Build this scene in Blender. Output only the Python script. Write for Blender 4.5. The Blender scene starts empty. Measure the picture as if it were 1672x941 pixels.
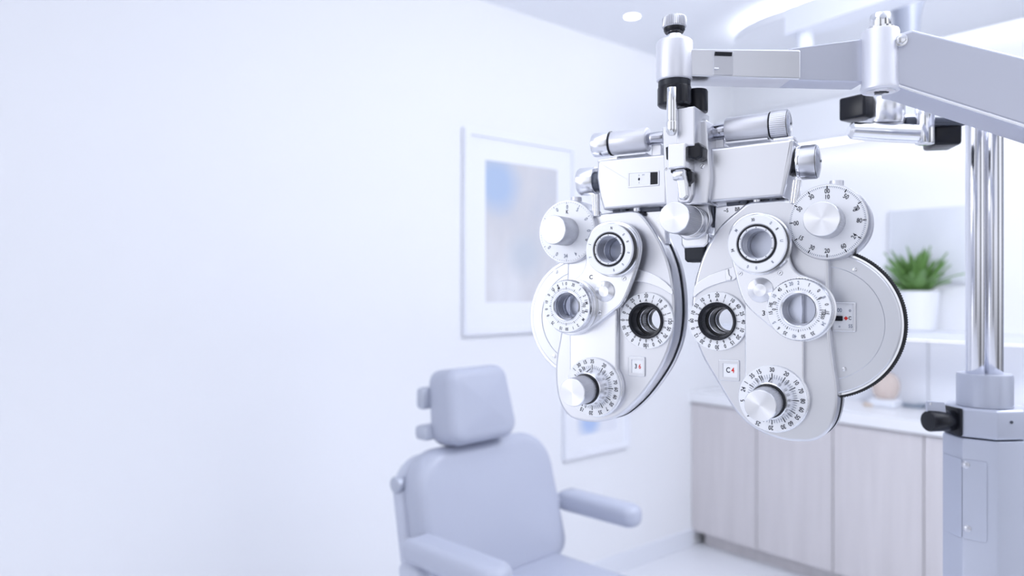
import bpy, bmesh, math, random
from math import sin, cos, pi, radians as R, sqrt, atan2
from mathutils import Vector as V, Matrix
from mathutils.geometry import tessellate_polygon

random.seed(4)
SC = bpy.context.scene
COL = SC.collection
FPX, CX, CY, EYE = 1200.0, 836.0, 470.5, 1.5      # focal length in px (1672 wide), principal point, eye height

# ------------------------------------------------------------------ materials
MATS = {}
def mat(name, col, rough=0.5, metal=0.0, spec=0.5, noise=None, bump=None, aniso=None, emit=None, trans=0, coat=0, ior=1.45):
    m = bpy.data.materials.new(name); m.use_nodes = True
    nt = m.node_tree; b = nt.nodes['Principled BSDF']
    b.inputs['Base Color'].default_value = (*col, 1)
    b.inputs['Roughness'].default_value = rough
    b.inputs['Metallic'].default_value = metal
    b.inputs['Specular IOR Level'].default_value = spec
    b.inputs['IOR'].default_value = ior
    b.inputs['Transmission Weight'].default_value = trans
    b.inputs['Coat Weight'].default_value = coat
    tc = nt.nodes.new('ShaderNodeTexCoord')
    if noise:                                        # (scale, amount, stretch) gentle tone variation of the stuff itself
        sc, amt, st = noise
        mp = nt.nodes.new('ShaderNodeMapping'); mp.inputs['Scale'].default_value = st
        nz = nt.nodes.new('ShaderNodeTexNoise'); nz.inputs['Scale'].default_value = sc; nz.inputs['Detail'].default_value = 4
        rp = nt.nodes.new('ShaderNodeMix'); rp.data_type = 'RGBA'
        rp.inputs[6].default_value = (*[max(0, c*(1-amt)) for c in col], 1)
        rp.inputs[7].default_value = (*[min(1, c*(1+amt)) for c in col], 1)
        nt.links.new(tc.outputs['Object'], mp.inputs['Vector']); nt.links.new(mp.outputs[0], nz.inputs['Vector'])
        nt.links.new(nz.outputs['Fac'], rp.inputs[0]); nt.links.new(rp.outputs[2], b.inputs['Base Color'])
    if bump:                                         # (scale, strength, distance)
        nz = nt.nodes.new('ShaderNodeTexNoise'); nz.inputs['Scale'].default_value = bump[0]; nz.inputs['Detail'].default_value = 3
        bp = nt.nodes.new('ShaderNodeBump'); bp.inputs['Strength'].default_value = bump[1]; bp.inputs['Distance'].default_value = bump[2]
        nt.links.new(tc.outputs['Object'], nz.inputs['Vector']); nt.links.new(nz.outputs['Fac'], bp.inputs['Height'])
        nt.links.new(bp.outputs[0], b.inputs['Normal'])
    if aniso:                                        # turned metal: anisotropy round the given axis
        b.inputs['Anisotropic'].default_value = aniso[1]; b.inputs['Anisotropic Rotation'].default_value = .25
        tg = nt.nodes.new('ShaderNodeTangent'); tg.direction_type = 'RADIAL'; tg.axis = aniso[0]
        nt.links.new(tg.outputs[0], b.inputs['Tangent'])
    if emit:
        b.inputs['Emission Color'].default_value = (*emit[0], 1); b.inputs['Emission Strength'].default_value = emit[1]
    MATS[name] = m
    return m

WALL = mat('wall_paint', (.87, .885, .93), .75, bump=(60, .05, .002))
UNSEEN = mat('unseen_wall_grey', (.22, .23, .27), .7)  # wall added out of frame, dark for the metal side faces to reflect
CEIL = mat('ceiling_paint', (.86, .88, .93), .8)
FLOOR = mat('floor_vinyl', (.82, .84, .90), .28, noise=(3, .03, (1, 1, 1)))
TRIM = mat('white_lacquer', (.82, .85, .93), .4)
WOOD = mat('greige_wood', (.65, .625, .65), .5, noise=(3.0, .13, (9, 9, .55)), bump=(150, .1, .001))
GAP = mat('cabinet_gap', (.40, .38, .40), .7)
TOP = mat('worktop_white', (.86, .87, .91), .2)
SATIN = mat('satin_silver', (.72, .73, .775), .29, .92, noise=(9, .02, (1, 1, 1)), bump=(900, .06, .0003))
SATIN2 = mat('satin_silver_panel', (.83, .84, .885), .25, .92, bump=(900, .05, .0003))
ARMM = mat('arm_silver', (.57, .59, .68), .36, .68, bump=(700, .05, .0003))
STANDM = mat('stand_grey_paint', (.50, .53, .63), .38, .25)
CHROME = mat('chrome', (.86, .87, .90), .07, 1.0)
STEEL = mat('turned_steel', (.84, .85, .89), .22, 1.0)
BRUSH = mat('spun_aluminium', (.86, .87, .91), .30, 1.0, aniso=('Y', .92))
KNURL = mat('knurled_aluminium', (.60, .61, .66), .30, 1.0)
CAST = mat('cast_silver', (.78, .79, .85), .40, .6)
COLM = mat('column_chrome', (.80, .81, .86), .15, 1.0)
DISC = mat('disc_silver', (.70, .715, .765), .32, .84, bump=(900, .05, .0003))
RODM = mat('rod_steel', (.45, .46, .52), .12, 1.0)
TUBE = mat('tube_paint', (.70, .71, .77), .38, .45)
BLACK = mat('black_plastic', (.009, .010, .016), .27, spec=.38)
BLACKM = mat('black_anodised', (.02, .023, .032), .38, .3)
RUBBER = mat('black_rubber', (.015, .016, .02), .6)
DARK = mat('dark_metal', (.10, .11, .14), .35, .7)
DIAL = mat('dial_white', (.90, .915, .96), .30, .12)
INK = mat('ink_black', (.012, .014, .03), .5)
INKG = mat('ink_grey', (.22, .25, .34), .5)
RED = mat('ink_red', (.75, .03, .02), .5)
LENS = mat('lens_glass', (.93, .95, 1.0), .0, trans=1.0, ior=1.12)
GREYIN = mat('grey_bore', (.42, .44, .52), .25, .8)
VINYL = mat('chair_vinyl', (.46, .49, .60), .42, bump=(220, .08, .0008))
VINYLS = mat('chair_shell', (.54, .57, .68), .4)
CHAIRM = mat('chair_metal', (.50, .53, .62), .35, .4)
FRAME = mat('picture_frame_white', (.87, .89, .96), .45)
MATB = mat('mat_board', (.87, .89, .95), .8)
LEAF = mat('leaf_green', (.15, .30, .085), .45, noise=(30, .4, (1, 1, 1)))
SOIL = mat('potting_soil', (.05, .035, .025), .9)
POT = mat('pot_ceramic', (.87, .89, .95), .35)
AMBER = mat('blush_glass', (.93, .82, .76), .10, trans=.6, ior=1.2)
BRONZE = mat('bronze_cap', (.20, .16, .17), .35, .6)
LED = mat('led_strip', (1, 1, 1), .5, emit=((1, .97, .94), 1.5))
COVE = mat('cove_strip', (1, 1, 1), .5, emit=((.97, .98, 1), 3.5))
LEDB = mat('downlight_lens', (1, 1, 1), .5, emit=((1, .98, .97), 6))
SLATE = mat('slate_plastic', (.25, .30, .38), .5)
BEIGE = mat('beige_plastic', (.72, .60, .50), .5)
PENDM = mat('pendant_grey', (.40, .43, .52), .4, .2)

def art_mat(name, base, blots, scale):
    m = bpy.data.materials.new(name); m.use_nodes = True; nt = m.node_tree; b = nt.nodes['Principled BSDF']
    b.inputs['Roughness'].default_value = .6
    tc = nt.nodes.new('ShaderNodeTexCoord')
    nz = nt.nodes.new('ShaderNodeTexNoise'); nz.inputs['Scale'].default_value = scale; nz.inputs['Detail'].default_value = 6
    mp = nt.nodes.new('ShaderNodeMapping'); mp.inputs['Scale'].default_value = (1, 1, .45)
    rp = nt.nodes.new('ShaderNodeValToRGB'); e = rp.color_ramp.elements
    e[0].position = .33; e[0].color = (*base[0], 1); e[1].position = .66; e[1].color = (*base[2], 1)
    mid = e.new(.5); mid.color = (*base[1], 1)
    nt.links.new(tc.outputs['Object'], mp.inputs[0]); nt.links.new(mp.outputs[0], nz.inputs['Vector']); nt.links.new(nz.outputs['Fac'], rp.inputs[0])
    last = rp.outputs[0]
    for (p, rad, colr) in blots:                     # soft painted blots, in the print's own coordinates
        vm = nt.nodes.new('ShaderNodeVectorMath'); vm.operation = 'DISTANCE'; vm.inputs[1].default_value = p
        nt.links.new(tc.outputs['Object'], vm.inputs[0])
        ad = nt.nodes.new('ShaderNodeMath'); ad.operation = 'MULTIPLY_ADD'; ad.inputs[1].default_value = .35*rad
        nt.links.new(nz.outputs['Fac'], ad.inputs[0]); nt.links.new(vm.outputs['Value'], ad.inputs[2])
        mr = nt.nodes.new('ShaderNodeMapRange'); mr.inputs['From Min'].default_value = rad*1.25; mr.inputs['From Max'].default_value = rad*.55
        nt.links.new(ad.outputs[0], mr.inputs['Value'])
        mx = nt.nodes.new('ShaderNodeMix'); mx.data_type = 'RGBA'; mx.inputs[7].default_value = (*colr, 1)
        nt.links.new(mr.outputs[0], mx.inputs[0]); nt.links.new(last, mx.inputs[6]); last = mx.outputs[2]
    nt.links.new(last, b.inputs['Base Color'])
    return m

# ------------------------------------------------------------------ 2-D outlines
def catmull(pts, n=6):
    out = []; N = len(pts)
    for i in range(N):
        p0, p1, p2, p3 = [V(pts[(i+k-1) % N]) for k in range(4)]
        for k in range(n):
            t = k/n
            out.append(0.5*((2*p1)+(p2-p0)*t+(2*p0-5*p1+4*p2-p3)*t*t+(3*p1-p0-3*p2+p3)*t**3))
    return [(p.x, p.y) for p in out]

def rpoly(pts, seg=5):
    """polygon with a corner radius per point (x, y, r)"""
    out = []; N = len(pts)
    for i in range(N):
        x, y, r = pts[i]; p = V((x, y)); a = V(pts[i-1][:2])-p; c = V(pts[(i+1) % N][:2])-p
        la, lc = a.length, c.length; a /= la; c /= lc
        ang = math.acos(max(-1, min(1, a.dot(c))))
        if r <= 0 or ang > pi-.02: out.append((x, y)); continue
        d = min(r/math.tan(ang/2), la*.49, lc*.49); rr = d*math.tan(ang/2)
        bis = (a+c).normalized(); cen = p+bis*(rr/sin(ang/2))
        s = p+a*d-cen; e = p+c*d-cen
        a0 = atan2(s.y, s.x); da = (atan2(e.y, e.x)-a0+pi) % (2*pi)-pi
        for k in range(seg+1):
            t = a0+da*k/seg; out.append((cen.x+rr*cos(t), cen.y+rr*sin(t)))
    return out

def circ(u, v, r, n=64, sv=1.0): return [(u+r*cos(2*pi*k/n), v+r*sv*sin(2*pi*k/n)) for k in range(n)]
def rrect(u0, v0, u1, v1, r, seg=5): return rpoly([(u0, v0, r), (u1, v0, r), (u1, v1, r), (u0, v1, r)], seg)
def ccw(p):
    a = sum(p[i-1][0]*p[i][1]-p[i][0]*p[i-1][1] for i in range(len(p)))
    return p if a > 0 else p[::-1]
def inset(p, d):
    out = []; N = len(p)
    for i in range(N):
        a, b, c = V(p[i-1]), V(p[i]), V(p[(i+1) % N])
        e1 = (b-a).normalized() if (b-a).length > 1e-9 else V((0, 0)); e2 = (c-b).normalized() if (c-b).length > 1e-9 else V((0, 0))
        n1, n2 = V((-e1.y, e1.x)), V((-e2.y, e2.x)); n = n1+n2
        n = n.normalized() if n.length > 1e-6 else n1
        k = max(.6, n.dot(n1)) if n1.length else 1
        q = b+n*(d/k); out.append((q.x, q.y))
    if d > 0:                                        # corners tighter than the inset: mitre them
        flip = [(V(out[(i+1) % N])-V(out[i])).dot(V(p[(i+1) % N])-V(p[i])) <= 0 for i in range(N)]
        if any(flip) and not all(flip):
            st = next(i for i in range(N) if flip[i] and not flip[i-1]); i = 0
            while i < N:
                a = (st+i) % N
                if not flip[a]: i += 1; continue
                j = i
                while flip[(st+j) % N] and j-i < N: j += 1
                e = (st+j) % N
                A0, d1 = V(out[a]), V(p[a])-V(p[a-1]); B0, d2 = V(out[e]), V(p[(e+1) % N])-V(p[e])
                den = d1.x*d2.y-d1.y*d2.x
                if abs(den) > 1e-12: X = A0+d1*(((B0-A0).x*d2.y-(B0-A0).y*d2.x)/den)
                else: X = (A0+B0)/2
                if (X-A0).length > 3*d: X = (A0+B0)/2
                for k in range(i, j+1): out[(st+k) % N] = (X.x, X.y)
                i = j+1
    return out

# ------------------------------------------------------------------ mesh builder (local axes: x = u, y = -w, z = v)
FONT = {}
def glyphs(s):
    if s not in FONT:
        cu = bpy.data.curves.new('glyph', 'FONT'); cu.body = s; cu.align_x = 'CENTER'; cu.align_y = 'CENTER'; cu.size = 1; cu.resolution_u = 3; cu.offset = .018
        o = bpy.data.objects.new('glyph', cu); COL.objects.link(o)
        me = o.to_mesh(); FONT[s] = ([(v.co.x, v.co.y) for v in me.vertices], [tuple(p.vertices) for p in me.polygons])
        o.to_mesh_clear(); bpy.data.objects.remove(o); bpy.data.curves.remove(cu)
    return FONT[s]

class MB:
    def __init__(s): s.v = []; s.f = []; s.m = []; s.cap = set()
    def add(s, vs, fs, m=0):
        b = len(s.v); s.v += [V(p) for p in vs]; s.f += [tuple(b+i for i in f) for f in fs]; s.m += [m]*len(fs)
        return s
    def plate(s, outer, w0, w1, bev=.001, holes=(), seg=3, m=0, mback=None):
        outer = ccw(outer); loops = []
        bev = min(bev, (w1-w0)*.5) if bev else 0
        if bev:
            for k in range(seg+1):
                t = pi/2*k/seg; loops.append((inset(outer, bev*(1-sin(t))), w0+bev*(1-cos(t))))
            for k in range(seg+1):
                t = pi/2*k/seg; loops.append((inset(outer, bev*(1-cos(t))), w1-bev*(1-sin(t))))
        else: loops = [(outer, w0), (outer, w1)]
        N = len(outer); vs = []; fs = []
        for lp, w in loops: vs += [(p[0], -w, p[1]) for p in lp]
        for k in range(len(loops)-1):
            for i in range(N):
                j = (i+1) % N; fs.append((k*N+i, k*N+j, (k+1)*N+j, (k+1)*N+i))
        hl = [ccw(h)[::-1] for h in holes]
        for (lp, w, base, flip) in ((loops[0][0], w0, 0, True), (loops[-1][0], w1, (len(loops)-1)*N, False)):
            hb = len(vs); idx = [base+i for i in range(N)]
            polys = [[V((p[0], p[1], 0)) for p in lp]]
            for h in hl:
                idx += [len(vs)+i for i in range(len(h))]; vs += [(p[0], -w, p[1]) for p in h]; polys.append([V((p[0], p[1], 0)) for p in h])
            f0 = len(fs)
            if not hl: fs.append(tuple(idx[::-1] if flip else idx))
            else:
                for t in tessellate_polygon(polys): fs.append(tuple(idx[i] for i in t))
            s.cap |= set(range(len(s.f)+f0, len(s.f)+len(fs)))
            if hl: 
                if flip: hb0 = hb
                else: hb1 = hb
        if hl:
            o = 0
            for h in hl:
                n = len(h)
                for i in range(n):
                    j = (i+1) % n; fs.append((hb0+o+i, hb0+o+j, hb1+o+j, hb1+o+i))
                o += n
        return s.add(vs, fs, m)
    def lathe(s, prof, c, axis=(0, -1, 0), seg=64, closed=False, m=0, knurl=None):
        """prof: (radius, height along axis); knurl: {profile index: depth}"""
        a = V(axis).normalized(); x = a.orthogonal().normalized(); y = a.cross(x); c = V(c)
        rings = []; vs = []; fs = []
        for i, (r, h) in enumerate(prof):
            if r < 1e-7: rings.append([len(vs)]); vs.append(c+a*h); continue
            rg = []
            for k in range(seg):
                rr = r-(knurl[i] if knurl and i in knurl and k % 2 else 0); t = 2*pi*k/seg
                rg.append(len(vs)); vs.append(c+a*h+(x*cos(t)+y*sin(t))*rr)
            rings.append(rg)
        L = len(rings)
        for i in range(L if closed else L-1):
            A, B = rings[i], rings[(i+1) % L]
            for k in range(seg):
                j = (k+1) % seg
                if len(A) == 1 and len(B) == 1: continue
                if len(A) == 1: fs.append((A[0], B[j], B[k]))
                elif len(B) == 1: fs.append((A[k], A[j], B[0]))
                else: fs.append((A[k], A[j], B[j], B[k]))
        return s.add(vs, fs, m)
    def cyl(s, c, axis, r, L, bev=.0008, seg=48, m=0, knurl=0):
        b = min(bev, r*.4, L*.4)
        p = [(0, 0), (r-b, 0), (r-b*.3, b*.3), (r, b), (r, L-b), (r-b*.3, L-b*.3), (r-b, L), (0, L)]
        return s.lathe(p, c, axis, seg, m=m, knurl={3: knurl, 4: knurl} if knurl else None)
    def box(s, c, d, bev=.001, rot=None, m=0, seg=2):
        bm = bmesh.new(); bmesh.ops.create_cube(bm, size=1)
        for v in bm.verts: v.co = V((v.co.x*d[0], v.co.y*d[1], v.co.z*d[2]))
        if bev: bmesh.ops.bevel(bm, geom=bm.edges[:], offset=min(bev, min(d)*.45), segments=seg, profile=.5, affect='EDGES')
        M = Matrix.Translation(V(c)) @ (rot.to_4x4() if rot else Matrix())
        bm.verts.index_update()
        s.add([M @ v.co for v in bm.verts], [[v.index for v in f.verts] for f in bm.faces], m); bm.free()
        return s
    def tube(s, pts, r, seg=12, m=0):
        pts = [V(p) for p in pts]; vs = []; fs = []; up = None
        for i, p in enumerate(pts):
            t = (pts[min(i+1, len(pts)-1)]-pts[max(i-1, 0)]).normalized()
            x = t.orthogonal().normalized() if up is None else (up-t*up.dot(t)).normalized(); up = x; y = t.cross(x)
            rr = r[i] if isinstance(r, (list, tuple)) else r
            vs += [p+(x*cos(2*pi*k/seg)+y*sin(2*pi*k/seg))*rr for k in range(seg)]
        for i in range(len(pts)-1):
            for k in range(seg):
                j = (k+1) % seg; fs.append((i*seg+k, i*seg+j, (i+1)*seg+j, (i+1)*seg+k))
        fs.append(tuple(range(seg))[::-1]); fs.append(tuple((len(pts)-1)*seg+k for k in range(seg)))
        return s.add(vs, fs, m)
    def hull(s, pts, m=0):
        bm = bmesh.new(); [bm.verts.new(V(p)) for p in pts]; bmesh.ops.convex_hull(bm, input=bm.verts[:]); bm.verts.index_update()
        s.add([v.co for v in bm.verts], [[v.index for v in f.verts] for f in bm.faces], m); bm.free(); return s
    def text(s, t, u, v, w, size, rot=0, m=1, sx=1.0):
        vs, fs = glyphs(t); c, n = cos(rot), sin(rot)
        s.add([(u+(x*sx*c-y*n)*size, -w, v+(x*sx*n+y*c)*size) for x, y in vs], fs, m); return s
    def tick(s, u, v, w, a, r0, r1, wid, m=1):
        """a bar along the radius at clock angle a"""
        d = V((sin(a), cos(a))); n = V((d.y, -d.x))*wid/2; p = [d*r0-n, d*r1-n, d*r1+n, d*r0+n]
        s.add([(u+q.x, -w, v+q.y) for q in p], [(3, 2, 1, 0)], m); return s
    def build(s, name, mats, parent=None, loc=None, sharp=32, fixn=True):
        me = bpy.data.meshes.new(name); me.from_pydata(s.v, [], s.f)
        for mm in (mats if isinstance(mats, (list, tuple)) else [mats]): me.materials.append(mm)
        me.polygons.foreach_set('material_index', s.m)
        bm = bmesh.new(); bm.from_mesh(me)
        if fixn:
            solid = [f for f in bm.faces if any(len(e.link_faces) > 1 for e in f.edges)]
            bmesh.ops.recalc_face_normals(bm, faces=solid)
        bm.to_mesh(me); bm.free()
        me.polygons.foreach_set('use_smooth', [True]*len(me.polygons)); me.set_sharp_from_angle(angle=R(sharp))
        if s.cap:                                        # keep the flat faces of plates flat: their rim edges stay hard
            cnt = {}
            for i in s.cap:
                for k in me.polygons[i].edge_keys: cnt[k] = cnt.get(k, 0)+1
            for e in me.edges:
                if cnt.get(e.key) == 1: e.use_edge_sharp = True
        o = bpy.data.objects.new(name, me); COL.objects.link(o)
        # origin to the middle of the mesh so each part has a sensible pivot
        if loc is None and len(me.vertices):
            lo = V((min(v.co.x for v in me.vertices), min(v.co.y for v in me.vertices), min(v.co.z for v in me.vertices)))
            hi = V((max(v.co.x for v in me.vertices), max(v.co.y for v in me.vertices), max(v.co.z for v in me.vertices)))
            c = (lo+hi)/2; me.transform(Matrix.Translation(-c)); o.location = c
            if parent is not None:
                o.parent = parent
                p = parent; off = V()
                while p is not None and p.parent is not None: off += p.location; p = p.parent
                o.location = c-off
        elif parent is not None: o.parent = parent
        return o

def tag(o, label=None, cat=None, group=None, kind=None):
    if label: o['label'] = label
    if cat: o['category'] = cat
    if group: o['group'] = group
    if kind: o['kind'] = kind
    return o
def thing(name, label, cat, loc=(0, 0, 0), rz=0, group=None):
    o = bpy.data.objects.new(name, None); o.empty_display_size = .05; COL.objects.link(o); o.location = loc; o.rotation_euler = (0, 0, rz)
    return tag(o, label, cat, group)
def struct(name, mb, m): return tag(mb.build(name, m), kind='structure')

class Fr:
    """a vertical working plane: origin, turned by th about z; local u to the right, w towards the viewer, v up"""
    def __init__(s, ox, oy, oz, th):
        s.o = V((ox, oy, oz)); s.th = th; s.eu = V((cos(th), -sin(th), 0)); s.ew = V((-sin(th), -cos(th), 0))
    def hit(s, px, py, w=0.0):
        r = V(((px-CX)/FPX, 1, -(py-CY)/FPX)); t = (s.o.dot(s.ew)+w)/r.dot(s.ew)
        p = r*t; d = p-V((s.o.x, s.o.y, 0)); return d.dot(s.eu), p.z+EYE-s.o.z, t
    def p(s, px, py, w=0.0): u, v, t = s.hit(px, py, w); return (u, v)
    def c(s, px, py, w=0.0): u, v, t = s.hit(px, py, w); return (u, -w, v)
    def r(s, rad, px, py, w=0.0): return rad*s.hit(px, py, w)[2]/FPX
    def pts(s, l, w=0.0): return [s.p(x, y, w) for x, y in l]
    def rp(s, l, w=0.0, seg=5): return rpoly([(*s.p(x, y, w), s.r(q, x, y, w)) for x, y, q in l], seg)

# ================================================================== THE SETTING
A = V((1.05, 4.3)); D1 = V((.7625, .647)).normalized(); D2 = V((.647, -.7625)).normalized(); N2 = V((D1.x, D1.y)).normalized()
CEZ = 2.79; WB = .42                                  # ceiling height, back wall behind the cabinet fronts
def W3(p, z): return (p.x, p.y, z)
cor = A+N2*WB
NL = V((-.647, .7625)).normalized()                   # away from the room, behind the left wall
def slab(pts, z0, z1):
    b = MB(); n = len(pts)
    b.add([(p.x, p.y, z0) for p in pts]+[(p.x, p.y, z1) for p in pts],
          [tuple(range(n))[::-1], tuple(range(n, 2*n))]+[(i, (i+1) % n, n+(i+1) % n, n+i) for i in range(n)])
    return b
far_l = cor-D1*7.0; far_r = cor+D2*4.6; end_r = cor+D2*1.64
struct('wall_left', slab([cor+D1*.1, cor+D1*.1+NL*.1, far_l+NL*.1, far_l], 0, CEZ+.1), WALL)
struct('wall_back', slab([cor, end_r, end_r+N2*.1, cor+N2*.1], 0, CEZ+.1), WALL)
struct('wall_right', slab([end_r+D2*.001, far_r, far_r+N2*.1, end_r+D2*.001+N2*.1], 0, CEZ+.1), UNSEEN)
room = [cor, far_r, far_r-D1*6.5, far_l+D2*1.0-D1*0, far_l]
struct('floor', slab([cor+N2*.05+NL*.05, far_r, far_r-D1*7, far_l], -.06, 0), FLOOR)
struct('ceiling', slab([cor, far_r, far_r-D1*5.2, far_l+D1*1.8], CEZ, CEZ+.08), CEIL)
struct('baseboard_left', slab([A-D1*.0, A-NL*.014, far_l-NL*.014, far_l], 0, .095), TRIM)

# backsplash: two white panels with a seam, each a trim of the wall
def onback(px, off):                                  # parameter along D2 of a column of the picture, on the plane `off` behind the cabinet fronts
    r = (px-CX)/FPX; q = A+N2*off
    return (q.y*r-q.x)/(D2.x-r*D2.y)
sp0 = onback(1517, WB)
bs = WB-.008
def wallbox(s0, s1, o0, o1, z0, z1):
    q = lambda s, o: A+N2*o+D2*s
    return slab([q(s0, o0), q(s1, o0), q(s1, o1), q(s0, o1)], z0, z1)
struct('trim_1', wallbox(.0, sp0-.004, WB-.010, WB-.001, .897, 1.245), TRIM)
struct('trim_2', wallbox(sp0+.004, 1.64, WB-.010, WB-.001, .897, 1.245), TRIM)
# bulkhead box running along the back wall under the ceiling
struct('trim_3', wallbox(.01, 1.63, WB-.20, WB-.0005, 2.30, 2.50), CEIL)

# ================================================================== BACKGROUND THINGS
# --- led strips
b = wallbox(.03, 1.61, WB-.12, WB-.06, 2.286, 2.299)
tag(b.build('light_strip', LED), 'glowing light strip under the bulkhead high on the back wall', 'light')
b = wallbox(.10, 1.62, WB-.10, WB-.075, 1.238, 1.2495)
tag(b.build('light_strip', LED), 'glowing light strip under the wall shelf with the plant', 'light')

# --- base cabinets: each unit is a thing
UW = .4217
for i in range(4):
    s0, s1 = i*UW, (i+1)*UW
    lab = ['greige wood base cabinet at the wall corner, furthest from the stand', 'greige wood base cabinet second from the wall corner',
           'greige wood base cabinet third from the wall corner', 'greige wood base cabinet half behind the grey stand, fourth from the wall corner'][i]
    q = A+D2*s0
    root = thing('base_cabinet', lab, 'cabinet', (q.x, q.y, 0), 0, 'base cabinets along the back wall')
    def part(name, mb, m, parent):
        mb.v = [v-V((q.x, q.y, 0)) for v in mb.v]; return mb.build(name, m, parent)
    part('carcass', wallbox(s0+.0005, s1-.0005, .021, WB-.012, .10, .836), GAP, root)
    part('door', wallbox(s0+.003, s1-.003, 0, .02, .085, .828), WOOD, root)
    part('plinth', wallbox(s0+.0005+(.05 if i == 0 else 0), s1-.0005, .06, .08, 0, .0995), WOOD, root)
b = MB()
q = lambda s, o: A+N2*o+D2*s
b = slab([q(0, -.015), q(1.70, -.015), q(1.70, WB-.011), q(0, WB-.011)], .837, .8965)
tag(b.build('worktop', TOP), 'long white worktop lying on the wood base cabinets', 'worktop')

# --- shelf, plant, wall panel
SH = WB-.24
b = slab([q(.08, SH), q(1.64, SH), q(1.64, WB-.0005), q(.08, WB-.0005)], 1.25, 1.288)
tag(b.build('wall_shelf', TRIM), 'white wall shelf carrying the potted plant', 'shelf')

fb = Fr(*(A+N2*(SH+.10)), 0, atan2(-D2.y, D2.x))
u, v, t = fb.hit(1495, 540, 0)
pc = A+N2*(SH+.115)+D2*onback(1496, SH+.115)
root = thing('potted_plant', 'bushy green plant in a white tapered pot on the wall shelf', 'plant', (pc.x, pc.y, 1.2885))
b = MB().lathe([(0, 0), (.075, 0), (.083, .006), (.090, .06), (.100, .18), (.103, .195), (.098, .198), (.092, .19), (.085, .165), (0, .165)], (0, 0, 0), (0, 0, 1), 48)
b.build('pot', POT, root)
MB().lathe([(0, .172), (.05, .172), (.0855, .168)], (0, 0, 0), (0, 0, 1), 24).build('soil', SOIL, root)
b = MB(); rn = random.Random(11)
for k in range(85):
    az = rn.uniform(0, 2*pi); el = rn.uniform(.55, 1.45); L = rn.uniform(.15, .245)*(1 if el < 1.0 else 1.08); wd = rn.uniform(.015, .026)
    d = V((cos(az), sin(az), 0)); side = V((-sin(az), cos(az), 0)); p = V((0, 0, .165))+d*rn.uniform(0, .045); vs = []; fs = []
    n = 8; e = el+.25
    for i in range(n+1):
        tt = i/n; wdt = wd*(sin(pi*min(1, tt*.93+.07))**.7)*(1-.25*tt)+.0005
        up = V((-sin(e)*d.x, -sin(e)*d.y, cos(e)))
        vs += [p-side*wdt+up*.004, p-up*.002, p+side*wdt+up*.004, p+up*.0015]
        e -= (1.2-el*.5)/n*rn.uniform(.3, 1.0); p = p+(d*cos(e)+V((0, 0, 1))*sin(e))*(L/n)
    for i in range(n):
        a = i*4
        for s_ in range(4): fs.append((a+s_, a+(s_+1) % 4, a+4+(s_+1) % 4, a+4+s_))
    b.add(vs, fs)
for v_ in b.v:                                       # fronds bend away from the wall behind
    k = v_.x*N2.x+v_.y*N2.y
    if k > .035: k2 = .035+(k-.035)*.24-k; v_.x += N2.x*k2; v_.y += N2.y*k2
b.build('foliage', LEAF, root)

s0, s1 = onback(1456, WB), onback(1588, WB)
ART3 = art_mat('pale_panel_print', [(.64, .67, .74), (.70, .73, .80), (.76, .79, .86)], [], 3)
m0 = A+N2*(WB)+D2*s0
root = thing('wall_panel', 'pale grey picture panel on the back wall behind the plant', 'picture', (m0.x, m0.y, 1.55))
def relw(mb, o): mb.v = [v-o.location for v in mb.v]; return mb
relw(wallbox(s0, s1+.08, WB-.03, WB-.0008, 1.53, 1.905), root).build('backing', FRAME, root)
relw(wallbox(s0+.006, s1+.074, WB-.0325, WB-.0302, 1.536, 1.899), root).build('print', ART3, root)

# --- flask on the worktop
def oncounter(px, py):
    Y = (EYE-.8965)*FPX/(py-CY); return V(((px-CX)/FPX*Y, Y))
fp = oncounter(1446, 664)
root = thing('glass_flask', 'round blush glass flask with a dark stopper on the worktop', 'bottle', (fp.x, fp.y, .9375))
MB().lathe([(0, 0), (.035, 0), (.045, .004), (.058, .022), (.066, .055), (.064, .085), (.052, .112), (.032, .128), (.016, .135), (.013, .145), (0, .145)], (0, 0, 0), (0, 0, 1), 40).build('body', AMBER, root)
MB().lathe([(0, .145), (.012, .145), (.013, .160), (.023, .164), (.024, .190), (.018, .197), (0, .197)], (0, 0, 0), (0, 0, 1), 24).build('stopper', BRONZE, root)
rb = Matrix.Rotation(atan2(D2.y, D2.x), 3, 'Z')
b = MB().box((fp.x, fp.y, .917), (.125, .11, .0395), .006, rb)
tag(b.build('white_box', TRIM), 'low white box under the blush glass flask', 'box')
p = oncounter(1488, 665)
b = MB().box((p.x, p.y, .9045), (.12, .06, .015), .006, rb); b.v = [v for v in b.v]
b.box((p.x+.04, p.y-.03, .9145), (.05, .045, .005), .002, rb)
tag(b.build('case', SLATE), 'dark slate flat case lying on the worktop beside the box', 'case')
p = oncounter(1418, 663)
b = MB().box((p.x, p.y, .9035), (.05, .025, .013), .005, rb)
tag(b.build('trinket', BEIGE), 'small beige trinket on the worktop left of the low white box', 'trinket')

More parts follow.
